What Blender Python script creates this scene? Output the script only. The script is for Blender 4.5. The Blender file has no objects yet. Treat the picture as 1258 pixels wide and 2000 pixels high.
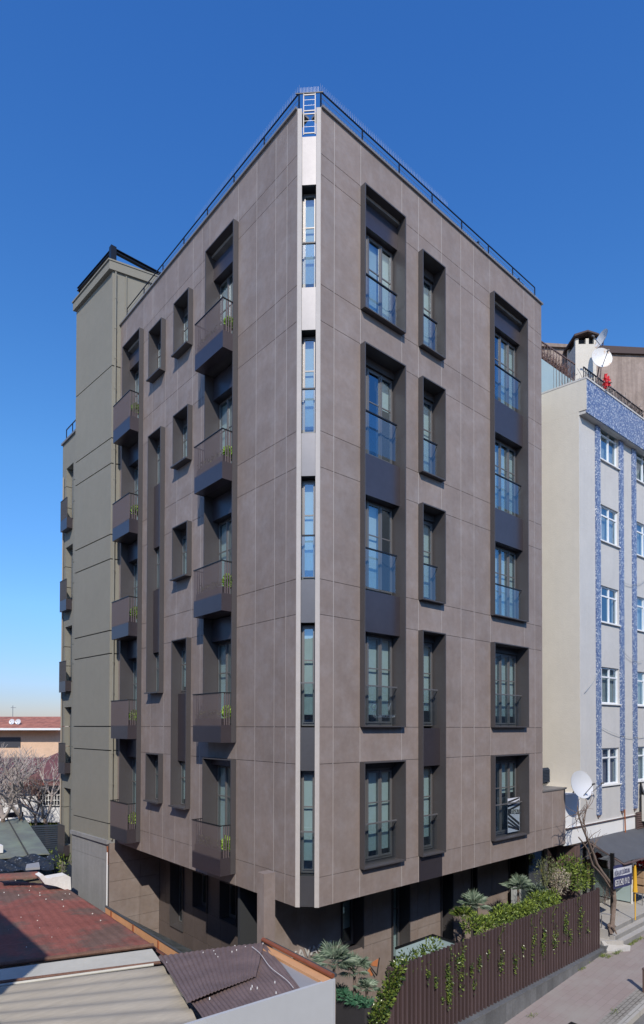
import bpy, bmesh, math, random
from mathutils import Vector, Matrix
R_ = math.radians
rnd = random.Random(7)
scene = bpy.context.scene
ZO = 7.6                      # heights below are measured from the camera's eye level; ZO lifts them so the street is near z = 0

# ------------------------------------------------------------------ camera
FPX, YAW, PIT, ROL, CY = 1181.4067, 0.71704, 0.0151, 0.0024, 1402.02
CAM = Vector((-8.0038, -9.6708, 0.0))
Fv = Vector((math.sin(YAW)*math.cos(PIT), math.cos(YAW)*math.cos(PIT), math.sin(PIT)))
Rv = Vector((math.cos(YAW), -math.sin(YAW), 0))
Uv = Rv.cross(Fv)
R2 = Rv*math.cos(ROL)+Uv*math.sin(ROL); U2 = -Rv*math.sin(ROL)+Uv*math.cos(ROL)
cd = bpy.data.cameras.new('camera'); cam = bpy.data.objects.new('camera', cd)
scene.collection.objects.link(cam)
m = Matrix((( R2.x, U2.x, -Fv.x, CAM.x), (R2.y, U2.y, -Fv.y, CAM.y), (R2.z, U2.z, -Fv.z, CAM.z+ZO), (0,0,0,1)))
cam.matrix_world = m
cd.sensor_fit = 'VERTICAL'; cd.sensor_height = 36; cd.sensor_width = 36
cd.lens = 36*FPX/2000; cd.shift_y = (CY-1000)/2000; cd.clip_end = 3000; cd.clip_start = .1
scene.camera = cam
# ------------------------------------------------------------------ light
SUN = Vector((-.74, -1.0, 1.06)).normalized()          # towards the sun
elev = math.asin(SUN.z)
w = bpy.data.worlds.new('World'); scene.world = w; w.use_nodes = True
nt = w.node_tree; bg = nt.nodes['Background']
sky = nt.nodes.new('ShaderNodeTexSky'); sky.sky_type = 'NISHITA'; sky.sun_disc = False
sky.sun_elevation = elev; sky.sun_rotation = math.atan2(SUN.x, SUN.y)
sky.altitude = 0; sky.air_density = 1.0; sky.dust_density = 0.25; sky.ozone_density = 2.6
hs = nt.nodes.new('ShaderNodeHueSaturation'); hs.inputs['Saturation'].default_value = 1.27; hs.inputs['Value'].default_value = 1.0
nt.links.new(sky.outputs[0], hs.inputs['Color']); tcw = nt.nodes.new('ShaderNodeTexCoord'); sx_ = nt.nodes.new('ShaderNodeSeparateXYZ'); nt.links.new(tcw.outputs['Generated'], sx_.inputs[0])
ramp = nt.nodes.new('ShaderNodeValToRGB'); nt.links.new(sx_.outputs['Z'], ramp.inputs[0])   # air near the horizon is hazier and bluer than the clear model sky
e_ = ramp.color_ramp.elements; e_[0].position = 0; e_[0].color = (.45,.44,.64,1); e_[1].position = .75; e_[1].color = (.98,1.14,1.48,1)
for p_, c_ in ((.05,(.52,.55,.78,1)),(.18,(.88,.97,1.14,1)),(.38,(1.14,1.22,1.32,1))): x_ = e_.new(p_); x_.color = c_
mw = nt.nodes.new('ShaderNodeMix'); mw.data_type = 'RGBA'; mw.blend_type = 'MULTIPLY'; mw.inputs[0].default_value = 1; mw.clamp_factor = False; mw.clamp_result = False
nt.links.new(hs.outputs[0], mw.inputs[6]); nt.links.new(ramp.outputs[0], mw.inputs[7]); nt.links.new(mw.outputs[2], bg.inputs['Color'])
bg.inputs['Strength'].default_value = 0.15
sl = bpy.data.lights.new('sun', 'SUN'); sl.energy = 4.0; sl.angle = R_(.5); sl.color = (1, .94, .85)
so = bpy.data.objects.new('sun', sl); scene.collection.objects.link(so)
so.rotation_mode = 'QUATERNION'; so.rotation_quaternion = SUN.to_track_quat('Z', 'Y'); so.location = (-20, -30, 40)
vs = scene.view_settings; vs.view_transform = 'Standard'; vs.look = 'None'; vs.exposure = 0; vs.gamma = 1

# ------------------------------------------------------------------ point helpers (measurements)
def ray(px, py): return Fv + R2*((px-629)/FPX) - U2*((py-CY)/FPX)
def pl(ax, val, px, py):
    d = ray(px, py); t = (val-CAM[ax])/d[ax]; return CAM + d*t
def onZ(px, py, z): return pl(2, z, px, py)
def pav(px, py):
    d = ray(px, py); t = (-7.615+.073*(CAM.x-5.65))/(d.z-.073*d.x); return CAM+d*t

# ------------------------------------------------------------------ materials
MATS = {}
def mat(name, col, rough=.7, metal=0, spec=.5, noise=None, nscale=3, bump=0, bscale=40, island=0, coord='Object', streak=None, col2=None, c2scale=1, c2lo=.45, c2hi=.6, stretch=(1,1,1)):
    m_ = bpy.data.materials.new(name); m_.use_nodes = True
    t = m_.node_tree; b = t.nodes['Principled BSDF']; L = t.links
    b.inputs['Roughness'].default_value = rough; b.inputs['Metallic'].default_value = metal
    b.inputs['Specular IOR Level'].default_value = spec
    tc = t.nodes.new('ShaderNodeTexCoord'); mp = t.nodes.new('ShaderNodeMapping')
    L.new(tc.outputs[coord], mp.inputs[0]); mp.inputs['Scale'].default_value = stretch
    rgb = t.nodes.new('ShaderNodeRGB'); rgb.outputs[0].default_value = (*col, 1); cur = rgb.outputs[0]
    def mix(f, a, bb, mode='MIX'):
        n = t.nodes.new('ShaderNodeMix'); n.data_type = 'RGBA'; n.blend_type = mode
        if isinstance(f, (int, float)): n.inputs[0].default_value = f
        else: L.new(f, n.inputs[0])
        for i, x in ((6, a), (7, bb)):
            if isinstance(x, tuple): n.inputs[i].default_value = (*x, 1)
            else: L.new(x, n.inputs[i])
        return n.outputs[2]
    if col2:
        n = t.nodes.new('ShaderNodeTexNoise'); n.inputs['Scale'].default_value = c2scale; n.inputs['Detail'].default_value = 6; n.inputs['Roughness'].default_value = .65
        L.new(mp.outputs[0], n.inputs['Vector'])
        r = t.nodes.new('ShaderNodeMapRange'); r.inputs[1].default_value = c2lo; r.inputs[2].default_value = c2hi; L.new(n.outputs[0], r.inputs[0])
        cur = mix(r.outputs[0], cur, tuple(col2))
    if noise:
        for sc, am in ((nscale, noise), (nscale*7, noise*.7)):
            n = t.nodes.new('ShaderNodeTexNoise'); n.inputs['Scale'].default_value = sc; n.inputs['Detail'].default_value = 5
            L.new(mp.outputs[0], n.inputs['Vector'])
            r = t.nodes.new('ShaderNodeMapRange'); r.inputs[1].default_value = .25; r.inputs[2].default_value = .75
            r.inputs[3].default_value = 1-am; r.inputs[4].default_value = 1+am; L.new(n.outputs[0], r.inputs[0])
            h = t.nodes.new('ShaderNodeHueSaturation'); L.new(cur, h.inputs['Color']); L.new(r.outputs[0], h.inputs['Value']); cur = h.outputs[0]
    if streak:
        mp2 = t.nodes.new('ShaderNodeMapping'); mp2.inputs['Scale'].default_value = (5, 5, .25); L.new(tc.outputs[coord], mp2.inputs[0])
        n = t.nodes.new('ShaderNodeTexNoise'); n.inputs['Scale'].default_value = 1.2; n.inputs['Detail'].default_value = 6; L.new(mp2.outputs[0], n.inputs['Vector'])
        r = t.nodes.new('ShaderNodeMapRange'); r.inputs[1].default_value = .45; r.inputs[2].default_value = .75; r.inputs[3].default_value = 0; r.inputs[4].default_value = streak[1]
        L.new(n.outputs[0], r.inputs[0]); cur = mix(r.outputs[0], cur, tuple(streak[0]))
    if island:
        g = t.nodes.new('ShaderNodeNewGeometry')
        r = t.nodes.new('ShaderNodeMapRange'); r.inputs[3].default_value = 1-island; r.inputs[4].default_value = 1+island; L.new(g.outputs['Random Per Island'], r.inputs[0])
        h = t.nodes.new('ShaderNodeHueSaturation'); L.new(cur, h.inputs['Color']); L.new(r.outputs[0], h.inputs['Value']); cur = h.outputs[0]
    L.new(cur, b.inputs['Base Color'])
    if bump:
        n = t.nodes.new('ShaderNodeTexNoise'); n.inputs['Scale'].default_value = bscale; n.inputs['Detail'].default_value = 4; L.new(mp.outputs[0], n.inputs['Vector'])
        bb = t.nodes.new('ShaderNodeBump'); bb.inputs['Strength'].default_value = bump; bb.inputs['Distance'].default_value = .02
        L.new(n.outputs[0], bb.inputs['Height']); L.new(bb.outputs[0], b.inputs['Normal'])
    MATS[name] = m_; return m_
def glass(name, tint, refl, gcol=(1,1,1), rough=0.0):
    m_ = bpy.data.materials.new(name); m_.use_nodes = True; t = m_.node_tree; L = t.links
    t.nodes.remove(t.nodes['Principled BSDF']); out = t.nodes['Material Output']
    tr = t.nodes.new('ShaderNodeBsdfTransparent'); tr.inputs[0].default_value = (*tint, 1)
    gl = t.nodes.new('ShaderNodeBsdfGlossy'); gl.inputs['Roughness'].default_value = rough; gl.inputs[0].default_value = (*gcol, 1)
    fr = t.nodes.new('ShaderNodeLayerWeight'); fr.inputs[0].default_value = .5
    r = t.nodes.new('ShaderNodeMapRange'); r.inputs[3].default_value = refl; r.inputs[4].default_value = 1; pw = t.nodes.new('ShaderNodeMath'); pw.operation = 'POWER'; pw.inputs[1].default_value = 3.5; L.new(fr.outputs['Facing'], pw.inputs[0]); L.new(pw.outputs[0], r.inputs[0])
    mx = t.nodes.new('ShaderNodeMixShader'); L.new(r.outputs[0], mx.inputs[0]); L.new(tr.outputs[0], mx.inputs[1]); L.new(gl.outputs[0], mx.inputs[2]); L.new(mx.outputs[0], out.inputs[0])
    # slight waviness of the float glass
    tc = t.nodes.new('ShaderNodeTexCoord'); n = t.nodes.new('ShaderNodeTexNoise'); n.inputs['Scale'].default_value = 1.1; L.new(tc.outputs['Object'], n.inputs['Vector'])
    bb = t.nodes.new('ShaderNodeBump'); bb.inputs['Strength'].default_value = .12; bb.inputs['Distance'].default_value = .02; L.new(n.outputs[0], bb.inputs['Height']); L.new(bb.outputs[0], gl.inputs['Normal'])
    MATS[name] = m_; return m_
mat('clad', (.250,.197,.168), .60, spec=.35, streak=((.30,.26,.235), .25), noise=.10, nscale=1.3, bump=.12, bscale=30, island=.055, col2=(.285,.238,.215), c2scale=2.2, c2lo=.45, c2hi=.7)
mat('clad_dark', (.05,.042,.042), .8)
mat('joint', (.50,.46,.42), .7)  # pale strip stands in for the sunlit panel edge inside vertical joints
mat('bar_brown', (.145,.115,.115), .5, metal=.2)
mat('box_metal', (.080,.072,.072), .5, metal=.15, noise=.05, nscale=2)
mat('panel_metal', (.115,.098,.108), .36, metal=.7, noise=.06, nscale=1.2)
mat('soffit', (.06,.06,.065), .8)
mat('frame_metal', (.20,.19,.185), .40, metal=.45)
mat('chamfer_metal', (.150,.146,.152), .42, metal=.8, noise=.05, nscale=1.5)
mat('flange', (.46,.42,.385), .6, spec=.3, noise=.06, nscale=2)
mat('rail_dark', (.03,.03,.033), .35, metal=.6)
mat('steel', (.42,.41,.40), .4, metal=.8)
mat('coping', (.28,.26,.24), .5, metal=.4)
mat('render_olive', (.238,.222,.178), .9, noise=.05, nscale=.6, bump=.35, bscale=90, streak=((.20,.20,.18), .2))
mat('concrete', (.25,.245,.235), .9, noise=.10, nscale=1.2, bump=.3, bscale=40, streak=((.34,.335,.32), .4))
mat('groove', (.05,.05,.045), .9)
mat('pipe_tan', (.33,.28,.22), .7)
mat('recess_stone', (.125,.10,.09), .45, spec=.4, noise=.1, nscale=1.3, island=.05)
mat('render_cream', (.63,.58,.49), .92, noise=.04, nscale=.7, bump=.3, bscale=25, streak=((.5,.47,.42), .15))
mat('render_grey', (.54,.52,.485), .92, noise=.05, nscale=1.0, bump=.5, bscale=30, streak=((.46,.46,.45), .3))
mat('white_paint', (.78,.77,.74), .6, noise=.03)
mat('pvc', (.80,.80,.79), .4)
mat('curtain', (.40,.42,.42), .9, noise=.35, nscale=3, stretch=(6,6,.4))
mat('curtain_purple', (.26,.23,.30), .9, noise=.4, nscale=3, stretch=(6,6,.4))
mat('blind', (.50,.57,.55), .9, noise=.05, nscale=2)
mat('blind_grey', (.30,.31,.33), .9, noise=.05, nscale=2)
mat('interior', (.035,.037,.04), .9)
mat('tan_wall', (.38,.30,.25), .9, noise=.14, nscale=1.2, bump=.5, bscale=12, streak=((.16,.12,.10), .8), col2=(.27,.21,.17), c2scale=1.1, c2lo=.45, c2hi=.62)
mat('brown_cap', (.07,.045,.04), .8)
mat('red_roof', (.26,.085,.065), .85, noise=.22, nscale=1.6, bump=.5, bscale=14, col2=(.16,.095,.075), c2scale=.55, c2lo=.47, c2hi=.56)
mat('red_tiles', (.42,.155,.095), .85, noise=.25, nscale=2, bump=.6, bscale=12, col2=(.30,.11,.07), c2scale=1.2)
mat('maroon_tiles', (.17,.06,.05), .85, noise=.25, nscale=2, bump=.6, bscale=12)
mat('cement_sheet', (.43,.38,.30), .9, noise=.12, nscale=1.4, bump=.3, bscale=20, stretch=(.35,1.6,1), col2=(.30,.27,.22), c2scale=.8, c2lo=.55, c2hi=.72)
mat('cream_strip', (.56,.54,.47), .85, noise=.08, nscale=1.2)
mat('brown_sheet', (.165,.118,.112), .6, noise=.18, nscale=2.2, bump=.2, bscale=14)
mat('grey_sheet', (.30,.30,.31), .5, noise=.05)
mat('white_wall', (.50,.515,.53), .35, noise=.03, nscale=.8)
mat('orange_wood', (.62,.33,.16), .7, noise=.08, nscale=3)
mat('rust_gutter', (.24,.075,.035), .35, noise=.15, nscale=5)
mat('rust', (.30,.10,.04), .9, noise=.3)
mat('brown_pipe', (.16,.085,.06), .8, noise=.3, nscale=5)
mat('spike', (.30,.30,.30), .4, metal=.5)
mat('dark_flash', (.06,.065,.07), .6)
mat('green_glass', (.085,.09,.085), .35, noise=.5, nscale=4)
mat('rubble', (.76,.74,.70), .95, noise=.08, nscale=3, bump=.8, bscale=8)
mat('tarp', (.018,.022,.03), .5, noise=.3, nscale=3, bump=.6, bscale=6, col2=(.30,.36,.45), c2scale=9, c2lo=.62, c2hi=.66)
mat('olive_sheet', (.17,.18,.15), .7, noise=.12, nscale=1.0, col2=(.20,.23,.17), c2scale=.5)
mat('navy_slat', (.025,.034,.050), .8, spec=.2)
mat('peach', (.66,.45,.31), .9, noise=.1, nscale=1)
mat('house_white', (.74,.73,.72), .9, noise=.06, nscale=.6, streak=((.5,.5,.52), .4))
mat('house_dark', (.05,.05,.06), .6)
mat('asphalt', (.16,.155,.145), .95, noise=.15, nscale=2, bump=.4, bscale=60)
mat('earth', (.20,.17,.12), .95, noise=.25, nscale=1.5, bump=.6, bscale=12)
mat('step_stone', (.42,.40,.37), .85, noise=.08, nscale=2, bump=.2, bscale=30)
mat('step_riser', (.24,.235,.225), .9, noise=.1)
mat('slate', (.13,.135,.14), .6, noise=.18, nscale=3, island=.18)
mat('slat_brown', (.120,.082,.082), .45, metal=.3, island=.12)
mat('slat_back', (.050,.032,.033), .7)
mat('planter_dark', (.055,.052,.055), .5, noise=.1)
mat('bark', (.20,.15,.12), .95, noise=.3, nscale=6, bump=.8, bscale=30)
mat('twig', (.36,.31,.28), .95, noise=.2, nscale=3)
mat('twig_red', (.20,.12,.10), .95, noise=.2, nscale=3)
mat('awning', (.085,.088,.095), .7, noise=.10, nscale=1.5, bump=.2, bscale=6)
mat('navy_cloth', (.035,.04,.12), .7)
mat('white_cloth', (.62,.63,.68), .7)
mat('yellow', (.75,.42,.03), .5)
mat('cardboard', (.42,.28,.17), .85, noise=.08)
mat('dish', (.74,.72,.68), .45, noise=.05, col2=(.60,.36,.16), c2scale=4, c2lo=.55, c2hi=.66)
mat('dish_clean', (.60,.61,.62), .4, noise=.03)
mat('red_cloth', (.62,.02,.03), .7)
mat('frosted', (.36,.46,.46), .3, noise=.03)
mat('brown_post', (.13,.085,.075), .6)
mat('cream_sign', (.62,.59,.52), .6)
mat('ink', (.03,.03,.03), .6)
mat('letter_steel', (.62,.60,.56), .4, metal=.2)
mat('orange_logo', (.55,.20,.08), .6)
def leafmat(name, a, b_, rough=.5):
    m_ = mat(name, a, rough, spec=.4, island=.45); t = m_.node_tree; b = t.nodes['Principled BSDF']
    n = t.nodes.new('ShaderNodeNewGeometry'); cr = t.nodes.new('ShaderNodeMix'); cr.data_type = 'RGBA'
    cr.inputs[6].default_value = (*a, 1); cr.inputs[7].default_value = (*b_, 1)
    mm = t.nodes.new('ShaderNodeMath'); mm.operation = 'POWER'; mm.inputs[1].default_value = 1.6
    t.links.new(n.outputs['Random Per Island'], mm.inputs[0]); t.links.new(mm.outputs[0], cr.inputs[0]); t.links.new(cr.outputs[2], b.inputs['Base Color'])
    return m_
leafmat('leaf_hedge', (.055,.095,.02), (.26,.33,.05))
leafmat('leaf_dark', (.015,.04,.012), (.22,.28,.05), .28)
leafmat('leaf_lime', (.20,.36,.05), (.50,.66,.15))
leafmat('leaf_olive', (.06,.075,.03), (.20,.21,.08))
leafmat('leaf_palm', (.09,.14,.09), (.38,.45,.33), .4)
leafmat('leaf_pale', (.22,.17,.12), (.55,.50,.38), .8)
leafmat('leaf_teal', (.03,.11,.06), (.13,.28,.17), .4)
leafmat('grass', (.10,.15,.03), (.30,.33,.10), .8)
# pavement: reddish concrete slabs with dusty patches and joints
def brickmat(name, c1, c2, cm, scale, w_, h_, mort=.012, rot=0, dust=None):
    m_ = mat(name, c1, .92, bump=.25, bscale=50); t = m_.node_tree; b = t.nodes['Principled BSDF']; L = t.links
    tc = t.nodes.new('ShaderNodeTexCoord'); mp = t.nodes.new('ShaderNodeMapping'); mp.inputs['Rotation'].default_value = (0,0,rot); L.new(tc.outputs['Object'], mp.inputs[0])
    br = t.nodes.new('ShaderNodeTexBrick'); br.inputs['Color1'].default_value = (*c1,1); br.inputs['Color2'].default_value = (*c2,1); br.inputs['Mortar'].default_value = (*cm,1)
    br.inputs['Scale'].default_value = scale; br.inputs['Brick Width'].default_value = w_; br.inputs['Row Height'].default_value = h_; br.inputs['Mortar Size'].default_value = mort; br.inputs['Bias'].default_value = 0
    L.new(mp.outputs[0], br.inputs['Vector'])
    n = t.nodes.new('ShaderNodeTexNoise'); n.inputs['Scale'].default_value = .9; n.inputs['Detail'].default_value = 8; n.inputs['Roughness'].default_value = .65; L.new(tc.outputs['Object'], n.inputs['Vector'])
    r = t.nodes.new('ShaderNodeMapRange'); r.inputs[1].default_value = .42; r.inputs[2].default_value = .68; r.inputs[4].default_value = .85; L.new(n.outputs[0], r.inputs[0])
    mx = t.nodes.new('ShaderNodeMix'); mx.data_type = 'RGBA'; L.new(r.outputs[0], mx.inputs[0]); L.new(br.outputs[0], mx.inputs[6]); mx.inputs[7].default_value = (*(dust or c1), 1)
    L.new(mx.outputs[2], b.inputs['Base Color']); return m_
brickmat('pavement', (.29,.235,.215), (.315,.26,.24), (.245,.20,.18), 1, .40, .20, .006, dust=(.33,.30,.27))
brickmat('cobble', (.25,.235,.21), (.30,.28,.25), (.10,.09,.075), 1, .20, .10, .012, dust=(.30,.28,.25))
brickmat('kerb', (.40,.385,.35), (.44,.42,.385), (.2,.19,.17), 1, .8, .5, .012, dust=(.36,.345,.31))
# blue mosaic
def mosaic():
    m_ = mat('mosaic', (.2,.25,.5), .4); t = m_.node_tree; b = t.nodes['Principled BSDF']; L = t.links
    tc = t.nodes.new('ShaderNodeTexCoord'); v = t.nodes.new('ShaderNodeTexVoronoi'); v.inputs['Scale'].default_value = 28; L.new(tc.outputs['Object'], v.inputs['Vector'])
    cr = t.nodes.new('ShaderNodeValToRGB'); e = cr.color_ramp.elements; cr.color_ramp.interpolation = 'CONSTANT'
    e[0].color = (.085,.125,.25,1); e[0].position = 0; e[1].color = (.15,.20,.33,1); e[1].position = .42
    x = e.new(.66); x.color = (.27,.33,.43,1); x = e.new(.88); x.color = (.56,.58,.61,1)
    s = t.nodes.new('ShaderNodeSeparateColor'); L.new(v.outputs['Color'], s.inputs[0]); L.new(s.outputs[0], cr.inputs[0]); L.new(cr.outputs[0], b.inputs['Base Color'])
mosaic()
glass('win_glass', (.82,.91,.92), .26, (.70,.87,1.0))
glass('rail_glass', (.80,.86,.88), .13, (.80,.90,1.0))
glass('shop_glass', (.45,.5,.5), .20)

# ------------------------------------------------------------------ mesh building
COL = scene.collection
ORG = {}
class MB:
    def __init__(s): s.v = []; s.f = []
    def add(s, vs, fs):
        o = len(s.v); s.v += [tuple(v) for v in vs]; s.f += [tuple(i+o for i in f) for f in fs]; return s
    def box(s, x0, x1, y0, y1, z0, z1, T=None):
        p = [(x,y,z) for z in (z0,z1) for y in (y0,y1) for x in (x0,x1)]
        if T: p = [T(*q) for q in p]
        return s.add(p, [(0,2,3,1),(4,5,7,6),(0,1,5,4),(2,6,7,3),(0,4,6,2),(1,3,7,5)])
    def quad(s, *p): return s.add(p, [tuple(range(len(p)))])
    def prism(s, poly, ext):
        n = len(poly); e = Vector(ext); a = [Vector(p) for p in poly]
        return s.add(a+[p+e for p in a], [tuple(range(n))[::-1], tuple(range(n,2*n))]+[(i,(i+1)%n,n+(i+1)%n,n+i) for i in range(n)])
    def tube(s, p, q, r, r2=None, n=6, cap=True):
        p = Vector(p); q = Vector(q); d = q-p
        if d.length < 1e-6: return s
        a = d.orthogonal().normalized(); b = d.normalized().cross(a); r2 = r if r2 is None else r2
        vs = [p+(a*math.cos(t)+b*math.sin(t))*r for t in [2*math.pi*i/n for i in range(n)]]+[q+(a*math.cos(t)+b*math.sin(t))*r2 for t in [2*math.pi*i/n for i in range(n)]]
        fs = [(i,(i+1)%n,n+(i+1)%n,n+i) for i in range(n)]
        if cap: fs += [tuple(range(n))[::-1], tuple(range(n,2*n))]
        return s.add(vs, fs)
    def path(s, pts, r0, r1=None, n=6):
        r1 = r0 if r1 is None else r1; k = len(pts)-1
        for i in range(k): s.tube(pts[i], pts[i+1], r0+(r1-r0)*i/k, r0+(r1-r0)*(i+1)/k, n)
        return s
    def disc_dome(s, c, ax, r, depth, n=24, rings=4, th=.012):
        c = Vector(c); ax = Vector(ax).normalized(); a = ax.orthogonal().normalized(); b = ax.cross(a)
        for off, fl in ((0,0),(-th,1)):
            vs = [c - ax*depth + ax*off]; fs = []
            for j in range(1, rings+1):
                q = j/rings
                for i in range(n):
                    t = 2*math.pi*i/n; vs.append(c+(a*math.cos(t)+b*math.sin(t))*r*q + ax*(-depth*(1-q*q)+off))
            for i in range(n): fs.append((0,1+i,1+(i+1)%n))
            for j in range(rings-1):
                for i in range(n): fs.append((1+j*n+i,1+(j+1)*n+i,1+(j+1)*n+(i+1)%n,1+j*n+(i+1)%n))
            s.add(vs, fs)
        return s
    def leaf(s, c, d, wv, L, W, fold=.25):
        c = Vector(c); d = Vector(d).normalized(); wv = Vector(wv); wv = (wv-d*wv.dot(d))
        if wv.length < 1e-4: wv = d.orthogonal()
        wv.normalize(); nrm = d.cross(wv)
        return s.add([c, c+d*L*.5+wv*W*.5+nrm*W*fold, c+d*L, c+d*L*.5-wv*W*.5+nrm*W*fold], [(0,1,2),(0,2,3)])
    def sheet(s, P, nu, nv, fn, th=.02):
        """P: 4 corners (a,b,c,d); fn(u,v)-> offset along normal; a closed slab of thickness th"""
        a,b,c,d = [Vector(p) for p in P]; nrm = (b-a).cross(d-a).normalized()
        if nrm.z < 0: nrm = -nrm
        top = []; bot = []
        for j in range(nv+1):
            for i in range(nu+1):
                u = i/nu; v = j/nv; p = (a*(1-u)+b*u)*(1-v)+(d*(1-u)+c*u)*v + nrm*fn(u,v); top.append(p); bot.append(p-nrm*th)
        W = nu+1; N = len(top); fs = []
        for j in range(nv):
            for i in range(nu):
                k = j*W+i; fs.append((k,k+1,k+W+1,k+W)); fs.append((N+k,N+k+W,N+k+W+1,N+k+1))
        for i in range(nu): fs.append((i,N+i,N+i+1,i+1)); k = nv*W+i; fs.append((k,k+1,N+k+1,N+k))
        for j in range(nv): k = j*W; fs.append((k,k+W,N+k+W,N+k)); k = j*W+nu; fs.append((k,N+k,N+k+W,k+W))
        return s.add(top+bot, fs)
    def build(s, name, m_, parent=None, label=None, smooth=False, recalc=True, loc=None):
        if parent is not None: o0 = ORG[parent.name]
        elif loc is not None: o0 = Vector(loc)
        else:
            xs = [v[0] for v in s.v]; ys = [v[1] for v in s.v]; zs = [v[2] for v in s.v]
            o0 = Vector(((min(xs)+max(xs))/2, (min(ys)+max(ys))/2, min(zs)))
        me = bpy.data.meshes.new(name); me.from_pydata([(v[0]-o0.x, v[1]-o0.y, v[2]-o0.z) for v in s.v], [], s.f)
        if recalc:
            bm = bmesh.new(); bm.from_mesh(me); bmesh.ops.recalc_face_normals(bm, faces=bm.faces[:]); bm.to_mesh(me); bm.free()
        if smooth:
            for p in me.polygons: p.use_smooth = True
        me.materials.append(MATS[m_]); o = bpy.data.objects.new(name, me); COL.objects.link(o)
        ORG[o.name] = o0
        if parent is not None: o.parent = parent
        else: o.location = (o0.x, o0.y, o0.z+ZO)
        if label: o['label'] = label
        return o
def tag(o, label, cat, group=None):
    o['label'] = label; o['category'] = cat
    if group: o['group'] = group
    return o
def thing(name, loc, label, cat, group=None):
    o = bpy.data.objects.new(name, None); COL.objects.link(o); o.empty_display_size = .3
    o.location = (loc[0], loc[1], loc[2]+ZO); ORG[o.name] = Vector(loc); return tag(o, label, cat, group)
def struct(name, mb, m_, kind='structure', **k):
    o = mb.build(name, m_, **k); o['kind'] = kind; return o
def text_mesh(name, txt, size, T, m_, parent=None, depth=.004, mirror=False, sx=1, align='LEFT'):
    cu = bpy.data.curves.new('txt', 'FONT'); cu.body = txt; cu.size = size; cu.extrude = depth; cu.align_x = align; cu.resolution_u = 3
    ob = bpy.data.objects.new('txt', cu); me = bpy.data.meshes.new_from_object(ob)
    mb = MB(); mb.v = [tuple(T((-v.co.x if mirror else v.co.x)*sx, -v.co.z, v.co.y)) for v in me.vertices]; mb.f = [tuple(p.vertices) for p in me.polygons]
    bpy.data.objects.remove(ob); bpy.data.curves.remove(cu); bpy.data.meshes.remove(me)
    return mb.build(name, m_, parent)

# frames: T(s along, d inward, z)
def TR(s, d, z): return Vector((s, d, z))
def TL(s, d, z): return Vector((d, s, z))
CH = .356
_cc = Vector((CH/2, CH/2, 0)); _ce = Vector((-1,1,0)).normalized(); _cn = Vector((1,1,0)).normalized()
def TC(s, d, z): v = _cc+_ce*s+_cn*d; return Vector((v.x, v.y, z))

ZT, ZB = 13.29, -3.80
FL = [9.44, 6.29, 3.14, 0.0, -3.15]
ZJ = [ZB, -3.17, -.785, 0.0, 2.39, 3.145, 5.535, 6.31, 8.68, 9.465, 11.85, 12.30, ZT]

# ================================================================== MAIN APARTMENT BUILDING
apt = thing('apartment_building', (4.5, 4.5, -7.3), 'tall apartment block clad in brown stone panels with deep metal framed windows', 'building')
def clad_wall(T, breaks, holes, name, zj=ZJ, extra_z=(), acc=None):
    """holes: list of (s0,s1,z0,z1). panels with open joints over a backing"""
    pan, back, jt = acc or (MB(), MB(), MB()); g = .006
    zs = sorted(set(list(zj)+list(extra_z)))
    def hole(a, b, c, d):
        for h in holes:
            if a >= h[0]-.03 and b <= h[1]+.03 and c >= h[2]-.03 and d <= h[3]+.03: return True
        return False
    for a, b in zip(breaks[:-1], breaks[1:]):
        for c, d in zip(zs[:-1], zs[1:]):
            if hole(a, b, c, d): continue
            pan.box(a+g, b-g, 0, .03, c+g*.9, d-g*.9, T); back.box(a, b, .028, .06 if a < .6 else .30, c, d, T)
            jt.box(a-.008, a+.008, .002, .026, c, d, T)
    if acc is None: pan.build(name, 'clad', apt); back.build('wall_backing', 'clad_dark', apt); jt.build('lit_edge_strip', 'joint', apt)
# ---- box (surround) descriptions: s0,s1,z0,z1
RB = {'A': (1.56, 2.96, [(9.465,12.30),(0.0,8.68),(-3.17,-.785)]),
      'B': (3.58, 4.50, [(9.465,11.85),(6.31,8.68),(3.145,5.535),(-3.17,2.39)]),
      'C': (6.70, 8.50, [(3.145,12.30),(0.0,2.39),(-3.17,-.785)])}
zextraL = [10.33, 7.20, 4.05, .97, -.38, -2.2, -3.52]
LB = {'P': (2.65, 4.00, [(-.38,12.30),(-3.52,-.785)]),
      'Q': (4.87, 5.73, [(10.33,11.85),(7.20,8.68),(4.05,5.535),(-2.2,2.39)]),
      'S': (6.47, 7.32, [(10.33,11.85),(.97,8.68),(-2.2,-.785)]),
      'U': (7.95, 9.25, [(-3.52,12.30)])}
holesR = [(v[0], v[1], z0, z1) for v in RB.values() for z0, z1 in v[2]]
holesL = [(v[0], v[1], z0, z1) for v in LB.values() for z0, z1 in v[2]]
clad_wall(TR, [CH,.749,1.56,2.96,3.58,4.50,5.33,5.92,6.70,8.50,9.09,9.53], holesR, 'street_facade')
# left facade is split column by column so that extra window levels do not cut every panel
ACC = (MB(), MB(), MB())
def lw(breaks, ex): clad_wall(TL, breaks, holesL, 'side_facade', extra_z=ex, acc=ACC)
lw([CH,.716,1.131,1.871,2.65], [])
lw([2.65,4.00], [-.38,-3.52]); lw([4.00,4.39,4.87], []); lw([4.87,5.73], [10.33,7.20,4.05,-2.2])
lw([5.73,6.47], []); lw([6.47,7.32], [10.33,.97,-2.2]); lw([7.32,7.95], []); lw([7.95,9.25], [-3.52]); lw([9.25,9.71], [])
ACC[0].build('side_facade', 'clad', apt); ACC[1].build('wall_backing', 'clad_dark', apt); ACC[2].build('lit_edge_strip', 'joint', apt)
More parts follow.
